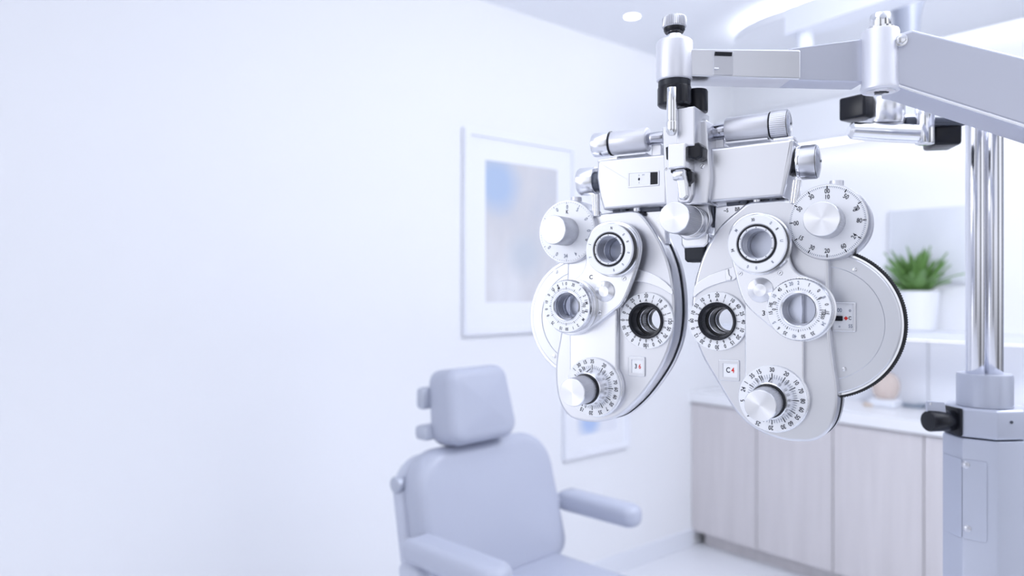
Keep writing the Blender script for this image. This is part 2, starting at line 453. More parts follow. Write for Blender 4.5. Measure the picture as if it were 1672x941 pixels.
# --- pictures on the left wall
def onleft(px):
    r = (px-CX)/FPX; return (A.x-r*A.y)/(D1.x-r*D1.y)
thl = atan2(-D1.y, D1.x)                              # wall plane as a working frame
FL = Fr(A.x, A.y, 0, thl)
def picture(name, label, t0, t1, z0, z1, fw, mt, art):
    u0, u1 = -t0, -t1
    c = A-D1*((t0+t1)/2)
    root = thing(name, label, 'picture', (c.x, c.y, z0), -thl)
    h = (u1-u0)/2; H = z1-z0
    MB().plate(rrect(-h, 0, h, H, .002, 2), .001, .032, .003, [rrect(-h+fw, fw, h-fw, H-fw, .001, 2)]).build('frame', FRAME, root)
    MB().plate(rrect(-h+fw, fw, h-fw, H-fw, .001, 2), .004, .014, 0, [rrect(-h+mt, mt*1.15, h-mt, H-mt*1.05, .001, 2)]).build('mat_board', MATB, root)
    MB().plate(rrect(-h+mt-.003, mt*1.15-.003, h-mt+.003, H-mt*1.05+.003, .001, 2), .003, .0085, 0).build('print', art, root)
ART1 = art_mat('abstract_print', [(.56, .59, .67), (.66, .66, .70), (.76, .77, .82)], [((-.15, 0, .22), .15, (.43, .54, .74)), ((0.02, 0, -.1), .13, (.58, .62, .69))], 3.2)
ART2 = art_mat('small_print', [(.74, .77, .86), (.80, .82, .90), (.84, .86, .93)], [((-.05, 0, -.08), .09, (.45, .58, .85))], 3)
picture('framed_picture', 'tall white framed picture with a blue grey abstract print', onleft(753), onleft(936), 1.292, 2.205, .030, .125, ART1)
picture('framed_picture', 'small white framed picture low on the wall behind the chair', onleft(917), onleft(1023), .655, 1.13, .026, .09, ART2)

# --- ceiling: dropped oval panel with cove light, downlight, track, pendant
cen = [V((1.50, 3.55)), V((1.50, 3.55))+D2*2.1]
def capsule(r, n=24):
    a0 = atan2(D2.y, D2.x); out = []
    for k in range(n+1): a = a0+pi/2+pi*k/n; out.append(V((cen[0].x+r*cos(a), cen[0].y+r*sin(a))))
    for k in range(n+1): a = a0-pi/2+pi*k/n; out.append(V((cen[1].x+r*cos(a), cen[1].y+r*sin(a))))
    return out
struct('trim_4', slab(capsule(.41), 2.70, 2.735), CEIL)
b = slab(capsule(.345), 2.7355, CEZ-.0005)
tag(b.build('cove_light', COVE), 'glowing light line round the dropped oval ceiling panel', 'light')
def onz(px, py, z):
    Y = (z-EYE)*FPX/(CY-py); return V(((px-CX)/FPX*Y, Y))
p = onz(1032, 26, CEZ)
root = thing('downlight', 'small round recessed downlight in the white ceiling', 'light', (p.x, p.y, CEZ))
MB().lathe([(.036, -.001), (.036, -.004), (.042, -.004), (.043, -.001)], (0, 0, 0), (0, 0, 1), 40, closed=True).build('ring', TRIM, root)
MB().lathe([(0, -.003), (.0355, -.003), (.0355, -.0008), (0, -.0008)], (0, 0, 0), (0, 0, 1), 40).build('diffuser', LEDB, root)

# track: a boxed rail hanging under the oval panel
zt = 2.60
e0 = onz(1296, 61, 2.49); td = V((.53, -.85)).normalized(); tn = V((td.y, -td.x))
root = thing('ceiling_track', 'boxed white ceiling rail with a short round end post', 'ceiling rail', (e0.x, e0.y, 2.49))
b = slab([-tn*.055, td*.8-tn*.055, td*.8+tn*.055, tn*.055], 0, .10); b.build('rail', TRIM, root)
MB().cyl((td.x*.05, td.y*.05, -.075), (0, 0, 1), .032, .0745).build('end_post', TRIM, root)
for k in (.3, .65): MB().cyl((td.x*k, td.y*k, .1005), (0, 0, 1), .02, 2.6995-2.5905, m=0).build('hanger', TRIM, root)
# pendant column with a flared collar
pz = onz(1481, 0, 2.62)
pz = V(((1481-CX)/FPX*2.75, 2.75))
root = thing('ceiling_column', 'grey flared ceiling column above the swing arm', 'ceiling column', (pz.x, pz.y, 2.40))
MB().lathe([(0, 0), (.040, 0), (.043, .004), (.043, .06), (.047, .12), (.058, .165), (.062, .175), (.062, .185), (.05, .19), (.05, .3145), (0, .3145)], (0, 0, 0), (0, 0, 1), 40).build('column', PENDM, root)
MB().cyl((0, 0, -.075), (0, 0, 1), .030, .0745).build('lower_sleeve', PENDM, root)

# ================================================================== EXAM CHAIR
CH = (-.05, 2.0); thc = R(-45.4)
chair = thing('examination_chair', 'blue-grey padded examination chair with headrest and armrests', 'chair', (CH[0], CH[1], 0), -thc)
def tilt(mb, deg, pivot):                            # lean about the u axis through (w, v) pivot, top going back
    M = Matrix.Translation(V((0, -pivot[0], pivot[1]))) @ Matrix.Rotation(R(-deg), 4, 'X') @ Matrix.Translation(-V((0, -pivot[0], pivot[1])))
    mb.v = [M @ v for v in mb.v]; return mb
def puff(outline, w0, w1, bev, bulge, seg=8, n_in=7):
    """a padded cushion: rounded rim and a gently crowned front"""
    mb = MB(); out = ccw(outline); N = len(out); loops = []
    for k in range(4): t = pi/2*k/3; loops.append((inset(out, bev*.35*(1-sin(t))), w0+bev*.35*(1-cos(t))))
    for k in range(seg+1): t = pi/2*k/seg; loops.append((inset(out, bev*(1-cos(t))), w1-bev*(1-sin(t))))
    base = loops[-1][0]; cx = sum(p[0] for p in base)/N; cz = sum(p[1] for p in base)/N
    for k in range(1, n_in):
        t = k/n_in; loops.append(([(p[0]+(cx-p[0])*t, p[1]+(cz-p[1])*t) for p in base], w1+bulge*(1-(1-t)**2)))
    vs = []; fs = []
    for lp, w in loops: vs += [(p[0], -w, p[1]) for p in lp]
    for k in range(len(loops)-1):
        for i in range(N): j = (i+1) % N; fs.append((k*N+i, k*N+j, (k+1)*N+j, (k+1)*N+i))
    c0 = len(vs); vs.append((cx, -(w1+bulge), cz)); o = (len(loops)-1)*N
    for i in range(N): fs.append((o+i, o+(i+1) % N, c0))
    fs.append(tuple(range(N))[::-1])
    return mb.add(vs, fs)
bo = rpoly([(-.235, .70, .06), (.298, .70, .06), (.285, 1.080, .115), (-.225, 1.082, .105)], 12)
tilt(puff(bo, -.045, .03, .035, .012), 13, (0, .72)).build('backrest', VINYL, chair)
bo2 = rpoly([(-.242, .66, .05), (.302, .66, .05), (.290, 1.070, .11), (-.231, 1.072, .10)], 12)
tilt(MB().plate(bo2, -.095, -.0455, .02, seg=5), 13, (0, .72)).build('backrest_shell', VINYLS, chair)
ho = rpoly([(-.138, 1.078, .045), (.118, 1.078, .045), (.086, 1.283, .04), (-.126, 1.283, .04)], 10)
tilt(puff(ho, -.105, -.005, .032, .008), 8, (-.05, 1.1)).build('headrest', VINYL, chair)
hb = MB().box((-.09, .135, 1.20), (.12, .035, .06), .012); hb.box((.0, .145, 1.08), (.06, .022, .20), .006); hb.box((-.03, .125, 1.13), (.05, .03, .16), .006)
hb.box((-.10, .12, 1.11), (.12, .05, .04), .012)
hb.build('headrest_bracket', CHAIRM, chair)
MB().cyl((-.240, .125, .985), (1, 0, 0), .022, .030, .006).build('recline_knob', CHAIRM, chair)
MB().lathe([(0, 0), (.014, 0), (.014, .03), (0, .03)], (-.215, .125, .985), (1, 0, 0), 16).build('knob_shaft', CHAIRM, chair)
seat = MB().box((0, -.24, .665), (.54, .52, .12), .05, seg=6)
for v in seat.v:
    if v.z > .69: v.z += .022*(1-(v.x/.27)**2)*(1-((v.y+.24)/.26)**2)
seat.build('seat', VINYL, chair)
MB().box((0, -.22, .585), (.50, .48, .045), .012).build('seat_frame', CHAIRM, chair)
for sgn in (-1, 1):
    us = -.285 if sgn < 0 else .325
    ln0, ln1 = (-.015, -.335) if sgn < 0 else (.03, -.25)
    wd = .088 if sgn < 0 else .075
    ol = rpoly([(us-wd/2, ln1, wd*.48), (us+wd/2, ln1, wd*.48), (us+wd/2, ln0, .02), (us-wd/2, ln0, .02)], 8)
    mb = MB().plate(ol, 0, .062, .024, seg=5)
    mb.v = [V((v.x, v.z, (.842 if sgn < 0 else .826)-v.y)) for v in mb.v]
    arm = mb.build('armrest', VINYL, chair)
    if sgn < 0:
        MB().box((us+.005, -.015, .74), (.05, .09, .18), .02, seg=4).build('arm_post', VINYLS, chair)
        MB().box((us+.04, -.01, .625), (.12, .09, .06), .015, seg=3).build('arm_bracket', VINYLS, chair)
    else:
        MB().cyl((us-.075, .03, .852), (1, 0, 0), .024, .07).build('arm_pivot', CHAIRM, chair)
MB().lathe([(0, .03), (.07, .03), (.07, .35), (.085, .36), (.085, .55), (.14, .562), (0, .562)], (0, -.2, 0), (0, 0, 1), 40).build('pedestal', CHAIRM, chair)
MB().lathe([(0, 0), (.30, 0), (.31, .008), (.30, .025), (.12, .045), (.08, .06), (0, .06)], (0, -.2, 0), (0, 0, 1), 56).build('foot_plate', CHAIRM, chair)

# ================================================================== PHOROPTER
TH = R(31.7); F = Fr(.1790, .7436, 1.5, TH)
PH = thing('phoropter', 'silver phoropter head with twin lens banks and numbered dials', 'phoropter', (F.o.x, F.o.y, F.o.z), -TH)
def ringm(mb, c, ri, ro, w0, w1, b=.0006, seg=72, m=0):
    """a ring about the optical axis between two depths"""
    u, v = c
    return mb.lathe([(ri, w0), (ro-b, w0), (ro, w0+b), (ro, w1-b), (ro-b, w1), (ri+b, w1), (ri, w1-b)], (u, 0, v), (0, -1, 0), seg, closed=True, m=m)
def marks(mb, c, w, r, items, size, ticks=(), sx=.8, m=1):
    u, v = c
    for it in items:
        a, t = R(it[0]), it[1]; rr = it[2]*r if len(it) > 2 and it[2] else r
        rot = -a if (len(it) < 4 or it[3] is None) else R(it[3])
        mm = it[4] if len(it) > 4 else m
        mb.text(t, u+rr*sin(a), v+rr*cos(a), w, size*1.18, rot, mm, sx)
    for (n, r0, r1, wid, mm, skip) in ticks:
        for k in range(n):
            a = 2*pi*k/n
            if skip and skip(math.degrees(a)): continue
            mb.tick(u, v, w, a, r0, r1, wid, mm)
EPS = .00025

LB = [(983, 349), (1010, 345.5), (1037, 344.5), (1053, 356), (1073, 385), (1086, 412), (1095, 440), (1100, 470), (1102, 500), (1101, 530), (1096, 560),
      (1083, 594), (1064, 625), (1042, 653), (1018, 675), (1000, 685), (975, 690), (950, 688), (931, 682), (918, 667), (910, 646), (906.5, 615), (908, 584), (914, 550), (921, 500), (925, 456), (926, 430), (928, 395), (955, 358)]
RB = [(1281, 326), (1250, 328), (1223, 330.5), (1206, 342), (1174, 371), (1150, 411), (1137, 448), (1131, 479), (1129, 503), (1132, 540), (1146, 581), (1169, 621), (1197, 667),
      (1220, 692), (1249, 709.5), (1281, 719.5), (1313, 722), (1333, 719), (1350, 708), (1361, 690), (1367, 661), (1366, 632), (1361, 597), (1355, 545), (1354, 500), (1353, 460), (1352, 425), (1345, 370), (1305, 335)]
EY = {'L': (1057.5, 523.5), 'R': (1173, 524.5)}

def half(sd):
    L = sd == 'L'
    body = F.pts(catmull(LB if L else RB, 6))
    ec = F.p(*EY[sd]); er = F.r(46 if L else 48, *EY[sd])
    c2px = (924.6, 500.5) if L else (1303.6, 506); c1px = (994, 407.5) if L else (1235, 398)
    W2, W1 = .034, .032
    c2 = F.p(*c2px, W2); r2 = F.r(44 if L else 52, *c2px, W2)
    c1 = F.p(*c1px, W1); r1 = F.r(42 if L else 47.5, *c1px, W1)
    # --- body shell with eyepiece bore
    MB().plate(body, -.026, 0, .0028, [circ(*ec, er*.60)], seg=4).build('body_shell', SATIN, PH)
    bo = inset(ccw(body), -.0008)
    MB().plate(bo, -.0295, -.0265, .0005, [circ(*ec, er*.58)]).build('seam', BLACKM, PH)
    MB().plate(inset(ccw(body), -.0012), -.040, -.030, .002, [circ(*ec, er*.58)]).build('back_cover', SATIN, PH)
    # --- eyepiece dial
    e = MB(); ringm(e, ec, er*.60, er, .0004, .0042, .0006)
    tx = ['20', '1', '10', '60', '25', '40', '10', '20', '15', '0', '30', '0', '20', '12', '0', '60', '10', '55', '10', '7'] if not L else \
         ['20', '1', '18', '0', '1', '120', '50', '70', '15', '0', '100', '1', '0', '10', '50', '0', '0', '0', '25', '7']
    marks(e, ec, .0042+EPS, er*.87, [(i*18, t) for i, t in enumerate(tx)], er*.155)
    marks(e, ec, .0042+EPS, er*.715, [(i*18, t) for i, t in enumerate(['A', '1', '6', '0', '2', '1', '0', '4', '0', '6', '0', '0', '0', '1', '6', '0', '2', '0', '5', '4'])], er*.125,
          [(4, er*.95, er*.995, er*.022, 1, None)])
    ed = e.build('eyepiece_dial', [DIAL, INK], PH)
    cup = MB().lathe([(er*.645, .0043), (er*.645, .0062), (er*.61, .0072), (er*.55, .0068), (er*.525, .003), (er*.515, -.010), (er*.47, -.0105), (er*.47, -.014), (er*.44, -.0145), (er*.43, -.033), (er*.385, -.034), (er*.385, -.0415), (er*.575, -.0415), (er*.575, .0043)],
                     (ec[0], 0, ec[1]), (0, -1, 0), 72, closed=True)
    cup.build('eyecup', BLACK, ed)
    g = MB(); ringm(g, ec, er*.445, er*.47, -.0140, -.0108, .0004); ringm(g, ec, er*.395, er*.425, -.0338, -.0300, .0003); g.build('bore_ring', STEEL, ed)
    # --- arc guide above the eyepiece
    g = MB()
    arc = [(1034, 440), (1045, 441), (1060, 445), (1075, 452), (1088, 461), (1099.5, 472), (1100, 484), (1092, 478), (1078, 470), (1062, 464), (1046, 460), (1030, 459)] if L else \
          [(1204, 435), (1190, 438), (1175, 443), (1160, 449), (1146, 457), (1134, 466.5), (1131.5, 489), (1140, 480), (1152, 472), (1166, 466), (1182, 461), (1206, 457)]
    arc = F.rp([(x, y, 60) for x, y in arc])
    g.plate(arc, .0003, .0022, .0006)
    ag = g.build('arc_guide', SATIN2, PH)
    if not L:
        MB().plate(F.rp([(1183.5, 440, 1), (1189, 439, 1), (1190, 449, 1), (1194, 452, 1), (1193, 458, 1), (1184.5, 459, 1)], .004), .0022, .004, .0006).build('guide_clip', STEEL, ag)
    # --- read-out window
    x0, y0, x1, y1 = (1026.5, 583, 1054, 614) if L else (1174, 588.5, 1208, 621)
    pa, pb = F.p(x0, y1), F.p(x1, y0); mw = (pb[0]-pa[0])
    win = rrect(pa[0]+mw*.20, pa[1]+mw*.18, pb[0]-mw*.10, pb[1]-mw*.17, .0004)
    g = MB().plate(rrect(*pa, *pb, .0015), .0002, .0016, .0007, [win]); wd = g.build('readout_bezel', SATIN, PH)
    g = MB().plate(win, .0002, .0007, 0)
    um, vm = (pa[0]+pb[0])/2+mw*.05, (pa[1]+pb[1])/2
    g.text('3' if L else 'C', um-mw*.10, vm, .0007+EPS, mw*.36, 0, 1, .8); g.text('6' if L else '4', um+mw*.13, vm, .0007+EPS, mw*.36, 0, 2, .8)
    g.build('readout', [DIAL, INK, RED], wd)
    # --- front panel under the turret, flaring round the lower dial
    dpx = (967, 632.5) if L else (1260.5, 651.5); WD = .0125
    WP = .0085
    dc = F.p(*dpx, WD); dr = F.r(48, *dpx, WD) if L else F.r(54, *dpx, WD)
    if L: l = F.p(930, 560, WP)[0]; r = F.p(1006.5, 560, WP)[0]; tp = F.p(970, 470, WP)[1]
    else: l = F.p(1216, 560, WP)[0]; r = F.p(1311.5, 560, WP)[0]; tp = F.p(1260, 470, WP)[1]
    pr = dr*1.045
    aR = math.acos(max(-1, min(1, (r-dc[0])/pr))); aL = math.acos(max(-1, min(1, (dc[0]-l)/pr)))
    vr, vl = dc[1]+pr*sin(aR), dc[1]+pr*sin(aL)
    ol = [(r, tp), (l, tp), (l, vl)]
    s0, s1 = pi-aL, 2*pi+aR
    ol += [(dc[0]+pr*cos(s0+(s1-s0)*k/40), dc[1]+pr*sin(s0+(s1-s0)*k/40)) for k in range(1, 41)]
    dense = []
    for i in range(len(ol)):
        a, b_ = V(ol[i]), V(ol[(i+1) % len(ol)]); n = max(1, int((b_-a).length/.004)); dense += [tuple(a+(b_-a)*k/n) for k in range(n)]
    MB().plate(dense, .0002, WP, .0014, seg=3).build('front_panel', SATIN2, PH)
    # --- lower (cylinder) dial
    g = MB(); ringm(g, dc, dr*.60, dr, WP+.0002, WD, .0006)
    nums = [(0, '30'), (28, '20'), (52, '10'), (70, '70'), (90, '80'), (107, '60'), (124, '50'), (142, '60'), (158, '30'), (182, '20'), (208, '25'), (230, '4'), (262, '5'), (285, '24'), (300, '1'), (318, '35'), (334, '15')]
    if L: nums = [(0, '35'), (30, '20'), (54, '10'), (75, '70'), (91, '60'), (108, '60'), (126, '50'), (142, '7'), (160, '35'), (183, '20'), (206, '15'), (225, '4'), (310, '1'), (325, '30'), (342, '15')]
    marks(g, dc, WD+EPS, dr*.875, nums, dr*.155, [(12, dr*.66, dr*.775, dr*.028, 1, None), (60, dr*.66, dr*.735, dr*.014, 2, lambda a: a % 30 == 0)])
    marks(g, dc, WD+EPS, dr*.71, [(40, '5'), (320, '0'), (335, '6'), (200, '2'), (130, '1')], dr*.12)
    ld = g.build('cylinder_dial', [DIAL, INK, INKG], PH)
    g = MB().lathe([(dr*.655, WD+.0002), (dr*.66, WD+.0008), (dr*.655, WD+.0018), (dr*.545, .0285), (dr*.515, .0292), (dr*.46, .0285), (dr*.46, WD+.0002)], (dc[0], 0, dc[1]), (0, -1, 0), 72, closed=True)
    g.add([(dc[0]+x_*dr, -(z_), dc[1]+y_*dr) for x_, y_, z_ in ((-.014, .655, WD+.0036), (.014, .655, WD+.0036), (.014, .572, .0260), (-.014, .572, .0260))], [(0, 1, 2, 3)], 1)
    g.build('cone_collar', [STEEL, INK], ld)
    g = MB().cyl((dc[0], -.0100, dc[1]), (0, -1, 0), dr*.487, .0212, .0004); g.build('collar_gap', BLACK, ld)
    kf = .060; kr = F.r(23.6 if L else 26.6, *((933.5, 635.5) if L else (1241.5, 655)), kf)
    knob(dc, .0315, kf, kr, ld)
    # --- turret plate carrying the two auxiliary lenses
    WT0, WT1 = .0090, .0165
    if L: tp_ = [(957, 398), (963, 380), (977, 366), (997, 361), (1020, 364), (1037, 377), (1045, 398), (1043, 422), (1036, 446), (1028, 468), (1021, 485), (1013, 498), (1000, 509), (983, 522), (966, 535), (950, 545), (932, 548), (912, 542), (898, 528), (893, 508), (896, 486), (906, 470), (922, 460), (938, 456), (950, 446), (956, 430), (956, 414)]
    else: tp_ = [(1189, 392), (1193, 372), (1208, 355), (1230, 347), (1255, 350), (1274, 362), (1284, 380), (1287, 402), (1288, 420), (1294, 436), (1305, 447), (1322, 453), (1340, 462), (1353, 480), (1357, 503), (1352, 526), (1340, 544), (1322, 554), (1302, 557), (1284, 552), (1265, 540), (1243, 522), (1226, 507), (1214, 492), (1206, 472), (1200, 448), (1193, 420)]
    MB().plate(F.pts(catmull(tp_, 5), WT1), WT0, WT1, .0016, [circ(*c1, r1*.62), circ(*c2, r2*.62)], seg=4).build('turret_plate', SATIN2, PH)
    # hub cap, screws and lettering on the turret
    hp = (988, 476) if L else (1242, 474); hc = F.p(*hp, WT1); hr = F.r(17 if L else 20.5, *hp, WT1)
    MB().lathe([(0, .0205), (hr*.5, .0205), (hr*.56, .0200), (hr*.96, WT1+.0015), (hr, WT1+.0008), (hr, WT1+.0001)], (hc[0], 0, hc[1]), (0, -1, 0), 56).build('hub_cap', BRUSH, PH)
    scr = [(975, 534, 3.2)] if L else [(1209, 447, 3.6), (1274, 446, 4.2)]
    if L: scr = [(979, 511, 3.5), (1019, 455, 4)]
    for x, y, rr in scr:
        p_ = F.p(x, y, WT1); q_ = F.r(rr, x, y, WT1)
        g = MB().lathe([(0, WT1+.0009), (q_*.75, WT1+.0009), (q_, WT1+.0004), (q_, WT1+.0001)], (p_[0], 0, p_[1]), (0, -1, 0), 24)
        g.tick(p_[0], p_[1], WT1+.0009+EPS, R(35), -q_*.5, q_*.5, q_*.22); g.build('screw', [STEEL, INK], PH)
    g = MB()
    for x, y, t, s_ in ([(965, 453, 'C', 9), (1018, 455, '6', 8)] if L else [(1247, 512, '3', 11)]):
        if L and t == '6': continue
        p_ = F.p(x, y, WT1); g.text(t, *p_, WT1+EPS, F.r(s_*1.05, x, y, WT1), 0, 0)
    g.build('turret_lettering', INK, PH, fixn=False)
    # --- upper auxiliary lens: stepped ring with a threaded bore
    u, v = c1
    g = MB(); g.lathe([(r1*.70, WT1+.0002), (r1*1.05, WT1+.0002), (r1*1.07, WT1+.001), (r1*1.07, WT1+.0045), (r1*1.03, WT1+.0055), (r1*.70, WT1+.0055)], (u, 0, v), (0, -1, 0), 80, closed=True)
    lr = g.build('lens_mount', STEEL, PH)
    g = MB(); ringm(g, c1, r1*.74, r1*.985, WT1+.0057, W1-.0012, .0003); g.build('mount_gap', BLACK, lr)
    g = MB(); ringm(g, c1, r1*.665, r1, W1-.0035, W1, .0009)
    it = [(8, 'N'), (48, '0'), (70, '0'), (100, '0'), (135, '0'), (165, '8'), (250, '7'), (285, '1')] if L else [(-8, '30', None, 0), (35, '0'), (55, '8'), (-55, 'M'), (-105, '34'), (200, '0'), (180, '0'), (140, '8'), (85, 'U')]
    marks(g, c1, W1+EPS, r1*.83, [(a[0], a[1], None, None, 1 if i in (0, 2, 7 if L else 4) else 2) for i, a in enumerate(it)], r1*.125)
    g.build('lens_dial', [DIAL, INK, INKG], lr)
    g = MB(); ringm(g, c1, r1*.60, r1*.66, WT1-.001, W1+.0004, .0004, m=0); g.build('gap_ring', BLACK, lr)
    g = MB(); ringm(g, c1, r1*.52, r1*.595, W1-.004, W1+.0010, .0008)
    marks(g, c1, W1+.0010+EPS, r1*.557, [], 1, [(10, r1*.54, r1*.575, r1*.03, 1, None)]); g.build('inner_ring', [DIAL, INK], lr)
    prof = [(r1*.595, W1-.0042)]; n = 5
    for k in range(n):
        z_ = W1-.002-.0028*k; prof += [(r1*(.515-.004*k), z_), (r1*(.515-.004*k), z_-.0022), (r1*(.49-.004*k), z_-.0024), (r1*(.49-.004*k), z_-.0028)]
    prof += [(r1*.48, .0008), (r1*.595, .0008)]
    MB().lathe(prof, (u, 0, v), (0, -1, 0), 64, closed=True).build('bore', GREYIN, lr)
    MB().lathe([(0, W1-.0140), (r1*.47, W1-.0150), (r1*.47, W1-.0170), (0, W1-.0180)], (u, 0, v), (0, -1, 0), 48).build('lens', LENS, lr)
    # --- lower auxiliary lens: numbered knurled ring
    u, v = c2
    g = MB(); g.lathe([(r2*.66, WT1+.0002), (r2*1.03, WT1+.0002), (r2*1.03, WT1+.0012), (r2*1.0, WT1+.0014), (r2*.985, WT1+.0016), (r2*.985, W2-.0075), (r2*1.0, W2-.007), (r2*1.0, W2-.003), (r2*.95, W2-.0006), (r2*.66, W2-.0006)],
                      (u, 0, v), (0, -1, 0), 144, closed=True, knurl={4: 0, 5: 0, 6: .0004, 7: .0004}); lr = g.build('lens_barrel', STEEL, PH)
    g = MB(); ringm(g, c2, r2*.555, r2*.955, W2-.0005, W2, .0004)
    it = [(0, '0'), (20, '35'), (42, '1'), (62, '2'), (78, '1:M'), (100, '18'), (124, 'M'), (145, '2'), (160, '1'), (178, '50'), (195, '15'), (222, '75'), (245, '0'), (262, '0'), (280, '10'), (300, '0'), (318, '15'), (335, '4'), (350, '1')]
    if not L: it = [(0, '2'), (22, '1'), (45, '0'), (62, '8'), (78, '0'), (95, '1E'), (120, '34'), (150, '35'), (170, '50'), (188, '40'), (208, '35'), (225, '6'), (240, '5'), (262, '15'), (280, 'HE'), (300, '10'), (318, '45'), (334, '2'), (345, '20')]
    marks(g, c2, W2+EPS, r2*.84, [(a, t, None, None, 1 if L or i % 3 else 2) for i, (a, t) in enumerate(it)], r2*.135, [(60, r2*.62, r2*.68, r2*.014, 2, None), (12, r2*.62, r2*.71, r2*.022, 1, None)])
    marks(g, c2, W2+EPS, r2*.735, [(85, '103'), (105, '25'), (318, '7'), (335, 'M')] if L else [(95, 'TEL'), (105, '350'), (285, '10'), (270, '0'), (60, '8')], r2*.13)
    g.build('lens_dial', [DIAL, INK, INKG], lr)
    g = MB(); ringm(g, c2, r2*.50, r2*.57, W2-.003, W2+.0009, .0009); g.build('inner_ring', STEEL, lr)
    prof = [(r2*.64, W2-.0008), (r2*.50, W2-.0032)]
    for k in range(4):
        z_ = W2-.0036-.0034*k; prof += [(r2*(.505-.006*k), z_), (r2*(.505-.006*k), z_-.0026), (r2*(.475-.006*k), z_-.0028), (r2*(.475-.006*k), z_-.0034)]
    prof += [(r2*.455, .0092), (r2*.61, .0092), (r2*.64, .0163)]
    MB().lathe(prof, (u, 0, v), (0, -1, 0), 64, closed=True).build('bore', GREYIN, lr)
    MB().lathe([(0, W2-.0170), (r2*.44, W2-.0180), (r2*.44, W2-.0195), (0, W2-.0205)], (u, 0, v), (0, -1, 0), 48).build('lens', LENS, lr)
    # --- upper outer (sphere) dial
    WS = .0075
    spx = (925, 378.5) if L else (1350.5, 362); sc_ = F.p(*spx, WS); sr = F.r(50 if L else 60, *spx, WS)
    g = MB(); u, v = sc_
    g.lathe([(0, -.034), (sr*1.02, -.034), (sr*1.04, -.033), (sr*1.04, -.024)], (u, 0, v), (0, -1, 0), 96)
    g.lathe([(sr*1.0, -.024), (sr*1.0, -.022)], (u, 0, v), (0, -1, 0), 96, m=1)
    g.lathe([(sr*1.04, -.022), (sr*1.055, -.018), (sr*1.05, .002), (sr*1.02, WS-.0008), (0, WS-.0006)], (u, 0, v), (0, -1, 0), 96)
    g.lathe([(sr*1.04, -.024), (sr*1.0, -.024)], (u, 0, v), (0, -1, 0), 96); g.lathe([(sr*1.0, -.022), (sr*1.04, -.022)], (u, 0, v), (0, -1, 0), 96)
    sd_ = g.build('sphere_dial', [SATIN, BLACK], PH)
    g = MB().lathe([(0, WS), (sr*.985, WS), (sr*1.0, WS-.0004), (sr*1.0, WS-.0005)], (u, 0, v), (0, -1, 0), 96)
    if L:
        it = [(2, '0', None, None, 2), (2, 'K', .80, None, 1), (30, '5', None, None, 2), (62, '0', None, None, 2), (90, '0', None, None, 2), (112, '0', None, None, 1), (155, '4', None, None, 2), (182, '34', None, 0, 2), (206, '0', None, None, 2), (232, '0', None, None, 2), (260, '1', None, None, 2), (335, '0', None, None, 2)]
        marks(g, sc_, WS+EPS, sr*.80, it, sr*.15, [(12, sr*.9, sr*.97, sr*.016, 2, None), (72, sr*.94, sr*.97, sr*.009, 2, None)])
    else:
        it = [(0, '00', 1.03, 0), (0, '10', .835, 0), (36, '50', None, -30), (66, '70', None, -58), (68, '0', .93, -60), (91, '80', None, -5), (122, '24', None, 55), (149, '60', None, 22), (180, '20', None, 0), (209, '30', None, -25), (238, '15', None, -30), (269, '00', None, 5), (298, '50', None, 50), (330, '30', None, 28)]
        marks(g, sc_, WS+EPS, sr*.80, it, sr*.145, [(12, sr*.885, sr*.975, sr*.030, 1, None), (120, sr*.925, sr*.975, sr*.014, 2, lambda a: round(a) % 30 == 0)])
    g.build('dial_face', [DIAL, INK, INKG], sd_)
    kf2 = .039
    kr2 = F.r(24 if L else 29.5, *((905.5, 372) if L else (1341.5, 354.6)), kf2)
    knob(sc_, WS+.0002, kf2, kr2, sd_)
    # little fluted stud on the dial's top
    st = F.p(*((941, 328) if L else (1366, 300)), -.012); sr_ = F.r(9 if L else 11, *((941, 328) if L else (1366, 300)), -.012)
    MB().cyl((st[0], .012, sc_[1]+sqrt(max(0, (sr*1.045)**2-(st[0]-sc_[0])**2))-.001), (0, 0, 1), sr_, F.r(10, 1350, 300), (.0006), 40, knurl=.0003).build('dial_stud', CAST, sd_)
    # --- big lens disc behind
    WX = -.014
    dp = (952, 519) if L else (1341, 528); xc = F.p(*dp, WX); xr = F.r(97 if L else 117, *dp, WX)
    g = MB(); u, v = xc
    g.lathe([(0, -.0258), (xr*.99, -.0258), (xr*.99, WX-.0012), (xr*.97, WX), (xr*.80, WX), (xr*.79, WX-.0006), (0, WX-.0006)], (u, 0, v), (0, -1, 0), 128)
    bod = g.build('lens_disc', DISC, PH)
    g = MB().lathe([(xr*.993, -.0256), (xr*1.045, -.0256), (xr*1.065, -.0246), (xr*1.065, -.0185), (xr*1.045, -.0175), (xr*.993, -.0175)], (u, 0, v), (0, -1, 0), 400, closed=True, knurl={2: .0008, 3: .0008})
    g.build('disc_grip', TRIM if L else RUBBER, bod)
    if L:
        g = MB().lathe([(xr*.993, -.0172), (xr*1.03, -.0172), (xr*1.03, -.0160), (xr*.993, -.0160)], (u, 0, v), (0, -1, 0), 128, closed=True); g.build('disc_rim', SATIN2, bod)
    else:
        g = MB().lathe([(xr*.993, -.0172), (xr*1.02, -.0172), (xr*1.02, -.0150), (xr*.993, -.0150)], (u, 0, v), (0, -1, 0), 128, closed=True); g.build('disc_rim', CHROME, bod)
    for x, y in ([(908, 444), (905, 582)] if L else [(1396, 440.5), (1378, 603)]):
        p_ = F.p(x, y, WX); q_ = F.r(3.4, x, y, WX)
        MB().lathe([(0, WX+.0012), (q_*.35, WX+.0012), (q_*.5, WX+.0008), (q_, WX+.0006), (q_, WX+.0001)], (p_[0], 0, p_[1]), (0, -1, 0), 20).build('disc_screw', STEEL, bod)
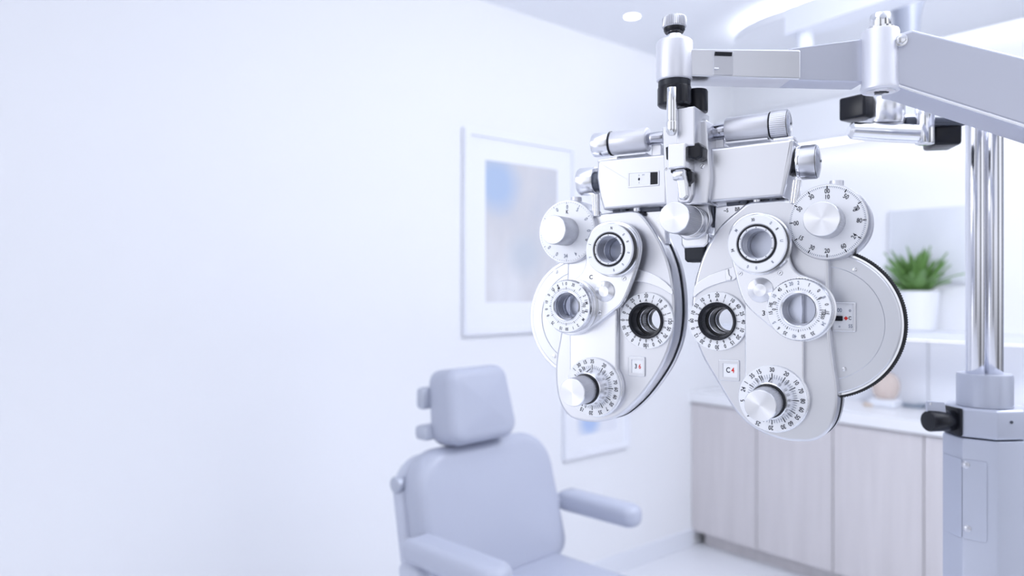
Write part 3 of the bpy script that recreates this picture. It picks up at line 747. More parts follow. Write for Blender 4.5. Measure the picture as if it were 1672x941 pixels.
    if not L:
        pa, pb = F.p(1360, 541, WX), F.p(1398, 494, WX); mw = pb[0]-pa[0]
        win = rrect(pa[0]+.0012, pa[1]+.0012, pb[0]-.0018, pb[1]-.0012, .0006)
        g = MB().plate(rrect(*pa, *pb, .001), WX+.0001, WX+.0024, .0006, [win]); wf = g.build('scale_frame', SATIN, bod)
        g = MB().plate(win, WX+.0001, WX+.0007, 0); w_ = WX+.0007+EPS
        for t, x, y, s_, mi in (('00', 1371, 507, 9, 2), ('o', 1388, 507, 8, 2), ('C', 1388, 520, 8, 1), ('55', 1389, 533, 8, 2), ('o', 1371, 533, 6, 2)):
            p_ = F.p(x, y, WX); g.text(t, *p_, w_, F.r(s_, x, y, WX), 0, mi, .8)
        p_ = F.p(1381.5, 520, WX); rr = F.r(3.4, 1381, 520, WX); g.add([(p_[0]+rr, -w_, p_[1]), (p_[0], -w_, p_[1]+rr), (p_[0]-rr, -w_, p_[1]), (p_[0], -w_, p_[1]-rr)], [(0, 1, 2, 3)], 3)
        g.build('scale_plate', [DIAL, INK, INKG, RED], wf)
        pa, pb = F.p(1361, 524, WX), F.p(1376.5, 516, WX)
        MB().plate(rrect(*pa, *pb, .0008), WX+.0008, WX+.0030, .0006).build('scale_slider', BLACK, wf)

def knob(c, w0, w1, r, parent, name='dial_knob', face=BRUSH):
    """knurled knob on the optical axis with a spun face as its sub-part mesh slots"""
    u, v = c
    n = 120
    g = MB().lathe([(0, w0), (r*.97, w0), (r, w0+.0008), (r, w1-.0022), (r*.975, w1-.0012)], (u, 0, v), (0, -1, 0), n, knurl={2: .00045, 3: .00045}, m=0)
    g.lathe([(r*.975, w1-.0012), (r*.95, w1-.0002), (r*.93, w1), (0, w1)], (u, 0, v), (0, -1, 0), n, m=1)
    return g.build(name, [KNURL, face], parent)

half('L'); half('R')

# --- centre: housing bars, handles and knobs
BW0, BW1 = -.030, .006
def bar(pts, bev=.003):
    return MB().plate(F.rp(pts, BW1, 6), BW0, BW1, bev, seg=4)
lb = bar([(1090, 251, 1), (1090, 334.5, 1), (985, 343, 3), (979, 322, 8), (974, 290, 30), (975.5, 262, 4)]).build('housing', SATIN, PH)
rb_ = bar([(1160, 242, 1), (1296, 226, 4), (1291, 268, 30), (1278.5, 321.5, 3), (1158, 331, 1)]).build('housing', SATIN, PH)
# window in the left housing: white card with a dark slot
pa, pb = F.p(1026, 306, BW1), F.p(1076, 279.5, BW1)
win = F.rp([(1027.5, 304.5, .5), (1027.5, 283.5, .5), (1074.5, 280.5, .5), (1074.5, 301, .5)], BW1)
g = MB().plate(F.rp([(1025.5, 307, 1), (1025.5, 281.5, 1), (1076.5, 278.5, 1), (1076.5, 303, 1)], BW1), BW1+.0001, BW1+.0010, .0003, [win])
wf = g.build('scale_frame', SATIN, lb)
g = MB().plate(F.rp([(1028, 304.5, .5), (1028, 283.8, .5), (1062, 281.6, .5), (1062, 302, .5)], BW1), BW1+.0001, BW1+.0008, 0)
w_ = BW1+.0008+EPS
for t, x, y, s_, mi in (('\u2022', 1044, 293.5, 16, 1), ('1', 1044, 287, 4, 1), ('1', 1044, 299, 4, 1), ('o o', 1051, 285.5, 3.5, 2)):
    p_ = F.p(x, y, BW1); g.text(t, *p_, w_, F.r(s_, x, y, BW1), 0, mi, .8)
g.build('scale_card', [DIAL, INK, INKG], wf)
MB().plate(F.rp([(1062.6, 302, .3), (1062.6, 281.6, .3), (1074.5, 281, .3), (1074.5, 301, .3)], BW1), BW1+.0001, BW1+.0004, 0).build('scale_slot', BLACK, wf)
# knobs on the ends of the housing: pupillary-distance knob and level knob
def uaxis(name, x0, x1, y0, y1, rpx, w, m, parent, knurl=0, collar=None, cap=None, seg=96):
    """a cylinder lying along the housing between two picture columns"""
    (u0, v0, t0), (u1, v1, t1) = F.hit(x0, y0, w), F.hit(x1, y1, w); vv = (v0+v1)/2
    L = abs(u1-u0); r = F.r(rpx, (x0+x1)/2, (y0+y1)/2, w)
    g = MB().cyl((u0, -w, vv), (1 if u1 > u0 else -1, 0, 0), r, L, .0014, seg, knurl=knurl)
    return g.build(name, m, parent), u0, u1, vv, r
WE = -.012
uaxis('knob_shaft', 1291, 1306, 266, 265, 23, WE, BLACK, rb_)
uaxis('knob_shaft', 1302, 1310, 266, 265, 26.2, WE, CHROME, rb_)
k_, u0, u1, vv, r = uaxis('housing_knob', 1308, 1335, 265.5, 264, 28, WE, KNURL, rb_, .0005)
MB().lathe([(0, .0025), (r*.5, .0022), (r*.95, .0003), (r*.95, 0), (0, 0)], (u1+.0002, -WE, vv), (1, 0, 0), 48).build('knob_cap', STEEL, k_)
MB().cyl((u1+.0029, -WE, vv), (1, 0, 0), .0013, .0006).build('grub_screw', DARK, k_)
uaxis('knob_shaft', 985, 972, 297, 297, 18, WE, DARK, lb)
uaxis('housing_knob', 975, 948, 296, 297, 22.5, WE, STEEL, lb)
# handle tubes above
WH = -.010
uaxis('handle_rod', 1160, 1190, 216.5, 213.5, 12.2, WH, RODM, PH)
tb = uaxis('handle_tube', 1186.5, 1258, 213, 205, 20.8, WH, TUBE, PH)[0]
uaxis('tube_ring', 1257.5, 1261, 205, 205, 22.2, WH, BLACK, tb)
k_, u0, u1, vv, r = uaxis('handle_knob', 1260, 1288, 205, 202.5, 23.6, WH, KNURL, tb, .0005)
MB().lathe([(0, .0016), (r*.6, .0014), (r*.95, .0002), (r*.95, 0), (0, 0)], (u1+.0002, -WH, vv), (1, 0, 0), 48).build('knob_cap', STEEL, k_)
MB().cyl((u1+.0020, -WH, vv), (1, 0, 0), .0011, .0005).build('grub_screw', DARK, k_)
uaxis('handle_rod', 1086, 1056, 225, 227, 10.3, WH, RODM, PH)
tb = uaxis('handle_tube', 1059, 1000, 228, 234.5, 19.2, WH, TUBE, PH)[0]
uaxis('tube_ring', 1000.5, 997.5, 234.5, 234.7, 20, WH, BLACK, tb)
uaxis('handle_knob', 998, 971, 235, 238, 19.6, WH, STEEL, tb)
# cradles that tie the tubes to the housings
for pts in ([(1262, 226, .5), (1262, 231.5, .5), (1296, 227.5, .5), (1296, 222, .5)], [(976, 261, .5), (976, 267, .5), (1008, 261.5, .5), (1008, 255.5, .5)]):
    MB().plate(F.rp(pts, 0), -.02, .0, .0008).build('cradle', SATIN2, PH)
for x0, x1, y0, y1 in ((1167, 1182, 226, 246), (1064, 1079, 234, 256)):
    pa, pb = F.p(x0, y1, -.012), F.p(x1, y0, -.012)
    MB().plate(rrect(*pa, *pb, .001), -.025, -.012, .0008).build('tube_clamp', SATIN, PH)
for x0, x1, y, rr in ((1186, 1256, 232, 3), (1006, 1058, 254, 3)):
    pa, pb = F.p(x0, y+5 if x0 > 1100 else y+4, -.01), F.p(x1, y-6 if x0 > 1100 else y-4, -.01)
    MB().plate(rrect(min(pa[0], pb[0]), min(pa[1], pb[1]), max(pa[0], pb[0]), max(pa[1], pb[1]), .0008), -.022, -.004, .0006).build('saddle', SATIN, PH)

# dark joints between the housings and the lens banks
for pts in ([(1000, 336, 1), (1000, 350, 1), (1078, 345, 1), (1078, 330, 1)], [(1186, 322, 1), (1186, 336, 1), (1282, 331, 1), (1282, 314, 1)]):
    MB().plate(F.rp(pts, -.008), -.026, -.008, .001).build('slide_joint', DARK, PH)
for x, y in ((1018, 341), (1040, 340), (1214, 327), (1236, 326), (1262, 324)):
    p_ = F.c(x, y, -.006); MB().cyl((p_[0], p_[1], p_[2]-.004), (0, 0, 1), .0045, .008).build('slide_roller', DARK if x % 4 else STEEL, PH)
# side plates with lettering beside the banks
for pts in ([(1168, 338, 1), (1230, 331, 1), (1228, 345, 1), (1176, 392, 1), (1166, 386, 1)], [(1036, 344, 1), (1083, 340, 1), (1088, 398, 1), (1080, 402, 1), (1060, 372, 1), (1045, 355, 1)]):
    g = MB().plate(F.rp(pts, -.010), -.024, -.010, .001)
    if pts[0][0] > 1100:
        for t, x, y, s_ in (('~S', 1185.5, 344, 9), ('BB', 1204, 342, 9)):
            p_ = F.p(x, y, -.010); g.text(t, *p_, -.010+EPS, F.r(s_, x, y, -.01), 0, 1, .8)
    else:
        p_ = F.c(1052, 350, -.010); g.cyl((p_[0], .010, p_[2]), (0, -1, 0), .0026, .004, m=1)
    g.build('side_plate', [SATIN2, INK], PH)
# fluted hinge pins at the outer ends
for x0, y0, x1, y1, rr, w in ((1302, 294, 1297, 333, 7.5, .004), (973, 317, 974, 354, 6.3, .0)):
    a, b_ = V(F.c(x0, y0, w)), V(F.c(x1, y1, w)); d = b_-a
    MB().cyl(a, d, F.r(rr, x0, y0, w), d.length, .0012, 28, knurl=.0007).build('hinge_pin', SATIN2, PH)
# --- centre plate and blocks
CW = .016
MB().plate(F.rp([(1081, 207, 2), (1153, 195, 2), (1157, 250, 30), (1160, 290, 60), (1155, 333, 3), (1087, 338, 3), (1084, 290, 60)], CW), -.020, CW, .0016, seg=3).build('centre_plate', SATIN, PH)
# pocket ridge under the lever
g = MB().plate(F.rp([(1106, 275, 3), (1131, 275, 3), (1131, 318, 10), (1126, 331, 6), (1106, 332, 6)], .0195), CW+.0002, .0195, .0016)
g.build('lever_pad', SATIN, PH)
g = MB()
MB().plate(F.rp([(1105, 176, 1.5), (1134, 173, 1.5), (1134, 238, 1.5), (1105, 240, 1.5)], .036), -.012, .036, .0012).build('neck_block', SATIN, PH)
MB().plate(F.rp([(1090, 235, 1.5), (1119, 233, 1.5), (1119, 273, 1.5), (1090, 276, 1.5)], .044), CW+.0002, .044, .0014).build('clamp_block', SATIN2, PH)
# black clamp wings
for (pts, w0, w1) in (([(1120, 236, 3), (1140, 232, 3), (1147, 240, 4), (1146, 256, 4), (1136, 261, 4), (1120, 256, 3)], CW+.0005, .035), ([(1086, 240, 2), (1092, 238, 2), (1092, 262, 2), (1087, 260, 2)], CW+.0005, .034),
                      ([(1118, 277, 2), (1129, 279, 4), (1129, 295, 5), (1119, 303, 4), (1108, 301, 3), (1106, 283, 2)], .0197, .031), ([(1094, 275, 2), (1104, 275, 2), (1104, 284, 2), (1094, 282, 2)], CW+.0005, .033)):
    MB().plate(F.rp(pts, w1), w0, w1, .0022, seg=4).build('clamp_wing', BLACK, PH)
# release lever: hinge barrel and tongue
hb_ = V(F.c(1106, 288, .040)); he = V(F.c(1113, 323, .034))
g = MB()
g.plate(F.rp([(1101, 277, 3), (1117, 275, 3), (1121, 300, 20), (1123, 320, 5), (1116, 327, 5), (1108, 325, 4), (1105, 300, 20), (1101, 290, 4)], .0405), .033, .0405, .0018, seg=4)
g.build('release_lever', SATIN2, PH)
p_ = F.c(1103, 287, .041); MB().cyl((p_[0]-.002, -.040, p_[2]), (1, 0, 0), .0048, .010, .0008, 24).build('lever_barrel', STEEL, PH)
for x, y, rr in ((1147, 271.5, 4), (1087, 276, 2.6)):
    p_ = F.p(x, y, CW); q_ = F.r(rr, x, y, CW)
    g = MB().lathe([(0, CW+.0007), (q_*.75, CW+.0007), (q_, CW+.0003), (q_, CW+.0001)], (p_[0], 0, p_[1]), (0, -1, 0), 24)
    g.tick(p_[0], p_[1], CW+.0007+EPS, R(40), -q_*.6, q_*.6, q_*.22); g.build('screw', [STEEL, INK], PH)
# alignment pin hanging in front of the neck
pa, pb = F.c(1097, 168, .043), F.c(1097, 221, .043)
r = F.r(8.6, 1097, 200, .043)
MB().cyl((pa[0], pa[1], pb[2]+.0085), (0, 0, 1), r, pa[2]-pb[2]+.006, .0006, 40).build('pin', CHROME, PH)
MB().lathe([(0, 0), (r*.6, .0), (r*1.08, .004), (r*1.12, .006), (r*1.12, .0125), (r, .013), (0, .013)], (pa[0], pa[1], pb[2]), (0, 0, 1), 40).build('pin_tip', CHROME, PH)
# lower centre: skirt, big forehead-rest knob, bumper
MB().plate(F.rp([(1092, 336, 2), (1156, 333, 2), (1161, 360, 20), (1153, 380, 6), (1140, 390, 8), (1118, 392, 8), (1096, 375, 4)], .0), -.022, .0, .0015).build('skirt', SATIN, PH)
kc = F.c(1098, 354.5, .066); kr = F.r(26.5, 1098, 354.5, .066)
kb = F.p(1098, 354.5, .066)
g = MB().lathe([(0, .0008), (kr*.70, .0008), (kr*.98, .004), (kr*1.0, .010), (kr*.98, .0125), (kr*.88, .0128), (kr*.88, .016), (kr*1.0, .0165), (kr*1.0, .0215), (kr*.93, .022), (0, .022)], (kb[0], 0, kb[1]), (0, -1, 0), 72)
g.build('rest_collar', STEEL, PH)
knob(kb, .0225, .062, kr, PH, 'rest_knob')
g = MB().plate(F.rp([(1112, 386, 3), (1157, 380, 3), (1156, 398, 6), (1150, 404, 4), (1116, 406, 4), (1112, 400, 4)], -.004), -.030, -.004, .002); g.build('rest_bracket', SATIN2, PH)
g = MB().plate(F.rp([(1116, 402, 2), (1152, 400, 2), (1151, 424, 5), (1145, 428, 4), (1121, 428.5, 4), (1117, 424, 4)], -.006), -.028, -.006, .003, seg=4); g.build('forehead_rest', BLACKM, PH)
for x in (1082, 1163):
    pa, pb = F.c(x, 382 if x < 1100 else 345, -.015), F.c(x, 400 if x < 1100 else 372, -.015)
    MB().cyl((pb[0], pb[1], pb[2]), (0, 0, 1), .004, pa[2]-pb[2]+.006).build('link_pin', DARK, PH)
# rear hanger that joins the bank carriers
MB().plate(F.rp([(1020, 262, 2), (1270, 236, 2), (1270, 330, 2), (1020, 348, 2)], -.031), -.042, -.0305, .001).build('carrier', SATIN, PH)
for x, y in ((1148, 209), (1163.5, 288)):
    pass
# post through the arm's bearing
pz = V(F.c(1101, 100, .030)); pr = F.r(27.2, 1101, 155, .030)
def vz(y, w=.030, x=1101): return F.hit(x, y, w)[1]
MB().lathe([(0, vz(176)), (pr*.55, vz(176)), (pr*.90, vz(174)), (pr, vz(171)), (pr, vz(146)), (pr*.97, vz(143)), (0, vz(143))], (pz.x, pz.y, 0), (0, 0, 1), 64).build('black_swivel', BLACK, PH)
p2 = F.c(1137, 160, .004); r2 = F.r(18, 1137, 160, .004)
MB().lathe([(0, vz(184, .004, 1137)), (r2, vz(184, .004, 1137)), (r2*1.03, vz(181, .004, 1137)), (r2*1.03, vz(151, .004, 1137)), (r2*.95, vz(148, .004, 1137)), (0, vz(148, .004, 1137))], (p2[0], p2[1], 0), (0, 0, 1), 48).build('swivel_boss', BLACK, PH)

# ================================================================== SWING ARM
wp = F.o+F.eu*pz.x+F.ew*(-pz.y)                       # world point of the swivel axis
AY = wp.y
def wz(py, Y): return EYE-(py-CY)/FPX*Y
def wx(px, Y): return (px-CX)/FPX*Y
arm = thing('support_arm', 'jointed silver swing arm that carries the phoropter', 'arm', (wp.x, wp.y, wz(140, AY)))
AO = arm.location.copy()
def apart(name, mb, m, parent=arm, **k):
    mb.v = [v-AO for v in mb.v]; return mb.build(name, m, parent, **k)
r = 29.5*AY/FPX
br = apart('bearing', MB().lathe([(0, wz(133, AY)), (r*.9, wz(133, AY)), (r*.97, wz(131.5, AY)), (r, wz(128, AY)), (r, wz(72, AY)), (r*.97, wz(69, AY)), (r*.9, wz(67, AY)), (0, wz(67, AY))], (wp.x, wp.y, 0), (0, 0, 1), 72), CAST)
apart('bearing_gasket', MB().lathe([(0, wz(142.6, AY)), (r*.88, wz(142.6, AY)), (r*.88, wz(133.3, AY)), (0, wz(133.3, AY))], (wp.x, wp.y, 0), (0, 0, 1), 56), BLACKM)
wk = wp
apart('neck_washer', MB().lathe([(0, wz(66.8, AY)), (r*.62, wz(66.8, AY)), (r*.64, wz(65, AY)), (r*.60, wz(62.5, AY)), (r*.42, wz(62, AY)), (r*.36, wz(54, AY)), (0, wz(54, AY))], (wp.x, wp.y, 0), (0, 0, 1), 48), CHROME)
apart('knob_gasket', MB().lathe([(0, wz(53.8, AY)), (r*.5, wz(53.8, AY)), (r*.58, wz(50, AY)), (r*.58, wz(46.5, AY)), (0, wz(46.5, AY))], (wp.x, wp.y, 0), (0, 0, 1), 48), BLACK)
kn = MB().lathe([(0, wz(46.2, AY)), (r*.60, wz(46.2, AY)), (r*.665, wz(44, AY)), (r*.665, wz(31, AY)), (r*.62, wz(28.5, AY)), (r*.5, wz(28, AY)), (0, wz(28, AY))], (wp.x, wp.y, 0), (0, 0, 1), 80, knurl={2: .0007, 3: .0007})
apart('locking_knob', kn, KNURL)
# inner link: sleeve and tapered beam
LY = AY-.006
FA = Fr(0, LY, EYE, 0)
def aplate(pts, w0, w1, bev, FR=FA, seg=3):
    mb = MB().plate(FR.rp(pts, w1), w0, w1, bev, seg=seg)
    rot = Matrix.Rotation(-FR.th, 3, 'Z'); mb.v = [rot @ v+FR.o for v in mb.v]; return mb
sl = apart('sleeve', aplate([(1126, 79, 1.5), (1308, 81, 4), (1308, 129.5, 4), (1128, 124.5, 1.5)], -.030, .004, .0016), SATIN)
apart('beam', aplate([(1290, 78.5, 1), (1350, 71, 40), (1412, 62.5, 1), (1412, 134, 1), (1290, 131, 1)], -.028, .0012, .0014), ARMM)
apart('sleeve_window', aplate([(1165, 82.5, 1), (1198, 83.5, 3), (1197.5, 122.5, 3), (1165, 123, 1)], .0042, .0052, .0004), KNURL, sl)
apart('window_bar', aplate([(1168, 84, .5), (1196, 85, .5), (1195.5, 91, .5), (1167, 90, .5)], .0054, .0066, .0005), BLACK, sl)
g = aplate([(1166.5, 109.5, 2), (1174, 110, 2), (1174, 113.5, 2), (1166.5, 113, 2)], .0054, .0072, .0008); apart('window_catch', g, CHROME, sl)
# elbow
EYY = LY-.004; ex = wx(1437.5, EYY); er = 28.5*EYY/FPX
g = MB().lathe([(0, wz(150, EYY)), (er*.98, wz(150, EYY)), (er*1.06, wz(147, EYY)), (er*1.06, wz(143, EYY)), (er, wz(138, EYY)), (er, wz(54, EYY)), (er*.96, wz(51, EYY)), (0, wz(50, EYY))], (ex, EYY, 0), (0, 0, 1), 72)
el = apart('elbow', g, CAST)
g = MB().lathe([(0, wz(151.6, EYY)), (er*.70, wz(151.6, EYY)), (er*.78, wz(151.2, EYY)), (er*.80, wz(150.2, EYY)), (0, wz(150.2, EYY))], (ex, EYY, 0), (0, 0, 1), 56); apart('elbow_cap', g, STEEL, el)
g = MB().box((ex, EYY, wz(151.9, EYY)), (er*.42, er*.62, .0008), .0002); g.box((ex, EYY-.002, wz(152.0, EYY)), (er*.8, er*.16, .0008), .0002); apart('keyhole', g, BLACK, el)
g = MB().lathe([(0, wz(49.7, EYY)), (er*.74, wz(49.7, EYY)), (er*.74, wz(46, EYY)), (er*.6, wz(45, EYY)), (0, wz(45, EYY))], (ex, EYY, 0), (0, 0, 1), 48); apart('elbow_washer', g, CHROME, el)
g = MB().lathe([(0, wz(44.8, EYY)), (er*.53, wz(44.8, EYY)), (er*.56, wz(43.5, EYY)), (er*.56, wz(26, EYY)), (er*.5, wz(23.5, EYY)), (0, wz(23, EYY))], (ex, EYY, 0), (0, 0, 1), 40, knurl={2: .0006, 3: .0006}); apart('elbow_knob', g, CHROME, el)
# outer link: deep beam coming forward to the right and sloping down
FB = Fr(ex, EYY-.008, EYE, R(20))
op = [(1452, 62, 2), (1468, 54, 6), (1490, 47.5, 5), (1672, 93, 1), (1850, 137, 3), (1850, 263, 3), (1672, 206, 1), (1490, 148, 6), (1466, 140, 3), (1452, 138, 2)]
apart('outer_beam', aplate(op, -.058, .001, .003, FB, 4), ARMM)
g = aplate([(1462, 140, 1), (1490, 150, 3), (1672, 208, 1), (1850, 265, 1), (1850, 259, 1), (1672, 202.5, 1), (1490, 145, 2), (1463, 136, 1)], .0012, .0026, .0006, FB); apart('beam_lip', g, SATIN2)
u, v, t = FB.hit(1470.5, 67, .001); s_ = .0075
p = FB.o+FB.eu*u+FB.ew*.001+V((0, 0, v))
g = MB().cyl(p+FB.ew*.0002, FB.ew, .0062, .003, .001, 32); g.cyl(p+FB.ew*.0033, FB.ew, .0042, .003, .0008, 6)
apart('beam_bolt', g, STEEL)
# the outer end: joint outside the frame and the link back to the stand's columns
u, v, t = FB.hit(1838, 190, -.028); jp = FB.o+FB.eu*u-FB.ew*.028
g = MB().lathe([(0, 1.60), (.03, 1.60), (.032, 1.603), (.032, 1.757), (.03, 1.76), (0, 1.76)], (jp.x, jp.y, 0), (0, 0, 1), 56); apart('shoulder', g, SATIN)
SY = .98; sx = wx(1607.5, SY)
d = V((sx+.005-jp.x, SY-.03-jp.y, 0)); L = d.length; d.normalize(); n_ = V((-d.y, d.x, 0))*.018
g = MB(); q0 = V((jp.x, jp.y, 0))+d*.02; q1 = V((jp.x, jp.y, 0))+d*L
g.hull([q+s*n_+V((0, 0, z)) for q in (q0, q1) for s in (-1, 1) for z in (1.715, 1.752)]); apart('shoulder_link', g, ARMM)

# ================================================================== INSTRUMENT STAND
st = thing('instrument_stand', 'grey instrument stand with twin chrome columns and black lever', 'stand', (sx, SY, 0))
def sp(name, mb, m, parent=st, **k): mb.v = [v-V((sx, SY, 0)) for v in mb.v]; return mb.build(name, m, parent, **k)
k_ = SY/FPX
for cx_, dy, rr in ((1592.5, .0, 14.0), (1620.5, -.0, 15.2)):
    g = MB().cyl((wx(cx_, SY), SY+dy, wz(616, SY)), (0, 0, 1), rr*k_, 1.80-wz(616, SY), .0015, 56); sp('column', g, COLM)
zc0, zc1 = wz(657, SY), wz(610, SY)
cr = 40*k_
sp('collar', MB().lathe([(0, zc0-.004), (cr, zc0-.004), (cr, zc1-.003), (cr*.97, zc1), (0, zc1)], (sx, SY, 0), (0, 0, 1), 72), STANDM)
def octo(h, ch, dx=0, dy=0, rad=.004):
    return rpoly([(dx-h+ch, dy-h, rad), (dx+h-ch, dy-h, rad), (dx+h, dy-h+ch, rad), (dx+h, dy+h-ch, rad), (dx+h-ch, dy+h, rad), (dx-h+ch, dy+h, rad), (dx-h, dy+h-ch, rad), (dx-h, dy-h+ch, rad)], 4)
def vplate(ol, z0, z1, bev, rot, c):
    mb = MB().plate(ol, z0, z1, bev, seg=3); M = Matrix.Rotation(rot, 3, 'Z')
    mb.v = [M @ V((v.x, v.z, 0))+V((c[0], c[1], -v.y)) for v in mb.v]; return mb
hs = 56.8*k_; rot = R(6)
hc = (wx(1607, SY+.004), SY+.004)
T8 = math.tan(pi/8)
def reg8(h, rad=.004): return octo(h, h*(1-T8), rad=rad)
sp('head_block', vplate(reg8(hs), wz(722, SY-.05), zc0-.0045, .004, rot, hc), STANDM)
sp('pillar', vplate(reg8(hs*.985), .06, wz(722, SY-.05)-.0015, .002, rot, hc), STANDM)
sp('foot', vplate(octo(.24, .10, rad=.03), .0, .0595, .012, rot, hc), STANDM)
Mr = Matrix.Rotation(rot, 3, 'Z')
def corners(h): t = h*T8; return Mr @ V((-h, t, 0)), Mr @ V((-h, -t, 0)), Mr @ V((-t, -h, 0)), Mr @ V((t, -h, 0))
# access cover wrapping the two viewer-side facets of the pillar
f0, f1, f2, f3 = corners(hs*.985)
H0 = V((hc[0], hc[1], 0))
zA, zB = wz(897, SY-.06), wz(762, SY-.06)
mb = MB()
for p0, p1 in ((f0+(f1-f0)*.08, f1), (f1, f1+(f2-f1)*.72)):
    a = H0+p0; d_ = (p1-p0); L_ = d_.length; d_.normalize(); nn = V((d_.y, -d_.x, 0))
    k0 = len(mb.v); mb.plate(rrect(0, zA, L_, zB, .003), .0003, .0015, .0007)
    for i in range(k0, len(mb.v)): v = mb.v[i]; mb.v[i] = a+d_*v.x+nn*(-v.y)+V((0, 0, v.z))
cv = sp('access_cover', mb, STANDM)
for zz, f_ in ((wz(771, SY-.06), .10), (wz(879, SY-.06), .14)):
    q_ = H0+f1+(f2-f1)*f_; sp('cover_screw', MB().lathe([(0, .0034), (.002, .0032), (.0042, .0024), (.0048, .0019), (.0048, .0017), (0, .0017)], q_+V((0, 0, zz)), nn, 24), KNURL, cv)
# lever: black round handle on a square black base, on the left-hand facet
g0, g1, g2, g3 = corners(hs)
nl = Mr @ V((-1, 0, 0)); lz = wz(692, SY-.03)
fm = H0+(g0+g1)/2+(g1-g0)*.12
mb = MB().box((0, 0, 0), (.004, .034, .036), .0015); mb.v = [Mr @ v+fm+nl*.0026+V((0, 0, lz)) for v in mb.v]
lv = sp('lever_base', mb, BLACK)
g = MB().lathe([(0, .0), (.0133, 0), (.0138, .001), (.0138, .0335), (.0126, .0357), (.004, .0361), (0, .0361)], fm+nl*.0048+V((0, 0, lz)), nl+V((0, -.10, 0)), 48); sp('lever_handle', g, BLACK, lv)
# ear plate with a screw beside the lever
ep0 = Fr(wx(1528, SY-.01), SY-.01, EYE, R(10))
pts = ep0.rp([(1513, 655, 3), (1543, 657, 4), (1545, 674, 1), (1545, 700, 1), (1513, 700, 1)], .004)
mb = MB().plate(pts, 0, .004, .001); Me = Matrix.Rotation(-ep0.th, 3, 'Z'); mb.v = [Me @ v+ep0.o for v in mb.v]; ep = sp('ear_plate', mb, STANDM)
u, v, t = ep0.hit(1519, 659.5, .004); q_ = ep0.o+ep0.eu*u+ep0.ew*.0042+V((0, 0, v)); sp('ear_screw', MB().cyl(q_, ep0.ew, .0016, .001, .0003, 16), STEEL, ep)
q_ = H0+(g2+g3)/2; sp('block_screw', MB().cyl(q_+Mr @ V((0, -.0004, 0))+V((0, 0, wz(694, SY-.06))), Mr @ V((0, -1, 0)), .002, .001, .0003, 16), DARK)

# --- accessory bracket clamped to the columns
AC = SY-.075
ac = thing('accessory_bracket', 'small chrome bracket with black blocks clamped to the columns', 'bracket', (wx(1560, AC), AC, wz(215, AC)))
AO2 = ac.location.copy()
def cp(name, mb, m, parent=ac, **k): mb.v = [v-AO2 for v in mb.v]; return mb.build(name, m, parent, **k)
def abox(x0, y0, x1, y1, Y, dep, bev, yaw=0, m=0):
    c = V((wx((x0+x1)/2, Y), Y+dep/2, wz((y0+y1)/2, Y))); s = Y/FPX
    return MB().box(c, (abs(x1-x0)*s, dep, abs(y1-y0)*s), bev, Matrix.Rotation(R(yaw), 3, 'Z'), seg=3)
cp('clamp', abox(1534, 199, 1576, 236, AC+.012, .045, .004, -12), BLACK)
cp('end_block', abox(1392, 153, 1430, 191, AC, .034, .003, 35), BLACK)
g = MB().cyl((wx(1510, AC), AC, wz(236, AC)), (0, 0, 1), 14.5*AC/FPX, 60*AC/FPX, .002, 40); cp('joint', g, CHROME)
g = MB().tube([(wx(1389, AC), AC+.006, wz(211, AC)), (wx(1394, AC), AC+.006, wz(212, AC)), (wx(1440, AC), AC+.004, wz(215, AC)), (wx(1497, AC), AC, wz(219, AC))], [.006, .0105, .0115, .0115], 24); cp('bar', g, CHROME)
g = MB().cyl((wx(1455, AC), AC+.015, wz(200, AC)), (0, 0, 1), 30*AC/FPX, 45*AC/FPX, .004, 40); cp('housing', g, SATIN2)
g = abox(1425, 186, 1500, 203, AC+.012, .03, .004); cp('bridge', g, SATIN2)
g = abox(1480, 190, 1580, 204, AC+.006, .03, .003); cp('link', g, DARK)

# ================================================================== LIGHT, SKY, CAMERA
w = bpy.data.worlds.new('room_light'); SC.world = w; w.use_nodes = True; nt = w.node_tree
bg = nt.nodes['Background']
tc = nt.nodes.new('ShaderNodeTexCoord'); sep = nt.nodes.new('ShaderNodeSeparateXYZ'); nt.links.new(tc.outputs['Generated'], sep.inputs[0])
at = nt.nodes.new('ShaderNodeMath'); at.operation = 'ARCTAN2'; nt.links.new(sep.outputs['Y'], at.inputs[0]); nt.links.new(sep.outputs['X'], at.inputs[1])
mr = nt.nodes.new('ShaderNodeMapRange'); mr.inputs['From Min'].default_value = -pi; mr.inputs['From Max'].default_value = pi; nt.links.new(at.outputs[0], mr.inputs['Value'])
rp = nt.nodes.new('ShaderNodeValToRGB'); nt.links.new(mr.outputs[0], rp.inputs[0])
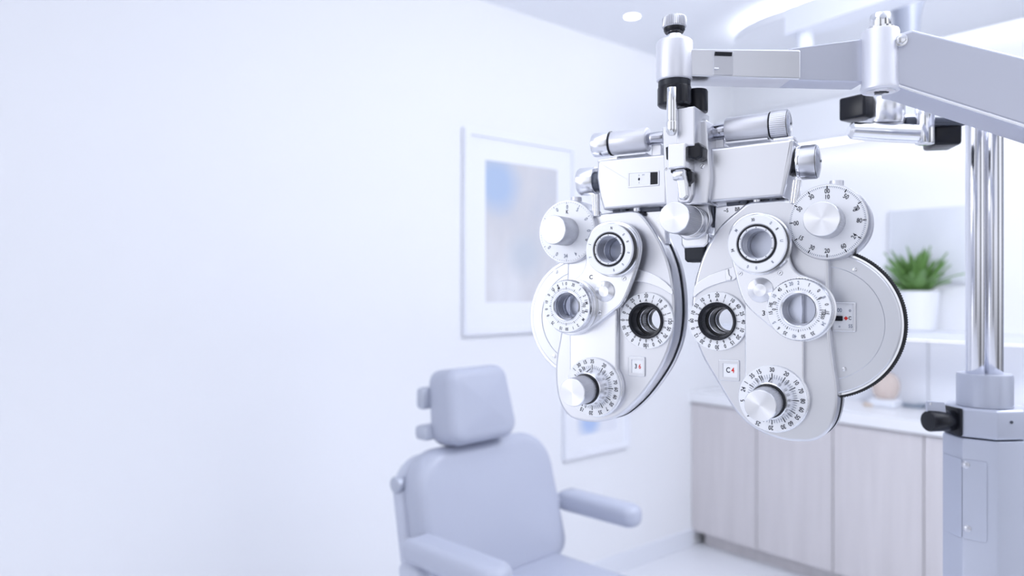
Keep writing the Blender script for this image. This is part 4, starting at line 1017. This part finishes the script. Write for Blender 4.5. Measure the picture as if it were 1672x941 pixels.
# azimuth 0..1 from -X through -Y (.25, behind the viewer) and +X (.5) to +Y (.75): invented bright strips and dark bands for the metal to reflect
stops = [(0, .9), (.045, .9), (.052, 3.2), (.072, 3.2), (.08, 1.07), (.15, 1.06), (.165, .30), (.195, .30), (.21, .95), (.30, 1.0), (.315, .22), (.36, .25), (.375, 1.2), (.44, 1.15), (.455, .35), (.49, .4), (.50, .9), (.52, .9), (.535, .22), (.66, .22), (.67, 1.0), (1, 1.0)]
el_ = rp.color_ramp.elements
while len(el_) > 1: el_.remove(el_[-1])
el_[0].position = 0; el_[0].color = (1.25, 1.25, 1.25, 1)
for p_, v_ in stops[1:]:
    e_ = el_.new(p_); e_.color = (v_*.93, v_*.955, v_*1.05, 1)
el_[0].color = (1.25*.93, 1.25*.955, 1.25*1.05, 1)
rz = nt.nodes.new('ShaderNodeMapRange'); rz.inputs['From Min'].default_value = -.35; rz.inputs['From Max'].default_value = .0; rz.inputs['To Min'].default_value = .45; nt.links.new(sep.outputs['Z'], rz.inputs['Value'])
mu = nt.nodes.new('ShaderNodeMath'); mu.operation = 'MULTIPLY'; mu.inputs[1].default_value = 1.0; nt.links.new(rz.outputs[0], mu.inputs[0])
nt.links.new(rp.outputs[0], bg.inputs['Color']); nt.links.new(mu.outputs[0], bg.inputs['Strength'])

def area(name, loc, target, size, power, col=(1, 1, 1), sy=None):
    l = bpy.data.lights.new(name, 'AREA'); l.energy = power; l.color = col; l.size = size
    if sy: l.shape = 'RECTANGLE'; l.size_y = sy
    o = bpy.data.objects.new(name, l); COL.objects.link(o); o.location = loc
    o.rotation_euler = (V(target)-V(loc)).to_track_quat('-Z', 'Y').to_euler(); return o
area('overhead_fill', (-.5, .2, 2.7), (-.6, .6, 0), 1.4, 5, (.95, .965, 1), 1.2)  # added fill that evens out the left wall, no fitting there
area('overhead_fill', (1.65, 1.6, 2.72), (1.45, 2.6, .0), .6, 20, (.95, .965, 1), .4)  # added fill for the cabinets and far corner, no fitting there
area('ceiling_fill', (1.7, .7, 1.8), (1.65, .9, 2.9), .7, 50, (.95, .965, 1), .7)  # unseen upward fill, added to brighten the ceiling
area('highlight_fill', (-1.7, .35, 2.0), (.2, .75, 1.5), .45, 4, (.95, .97, 1), .7)  # unseen fill added to put highlights on the spun metal, not an opening

cam = bpy.data.cameras.new('camera'); co = bpy.data.objects.new('camera', cam); COL.objects.link(co); SC.camera = co
co.location = (0, 0, EYE); co.rotation_euler = (pi/2, 0, 0)
cam.sensor_width = 36; cam.lens = 36*FPX/1672; cam.clip_start = .02
cam.dof.use_dof = True; cam.dof.focus_distance = .72; cam.dof.aperture_fstop = 4.2
SC.view_settings.view_transform = 'Standard'; SC.view_settings.look = 'None'; SC.view_settings.gamma = 1; SC.view_settings.use_curve_mapping = False
SC.view_settings.exposure = 0.10
SC.cycles.use_denoising = True
SC.cycles.max_bounces = 10; SC.cycles.transparent_max_bounces = 12
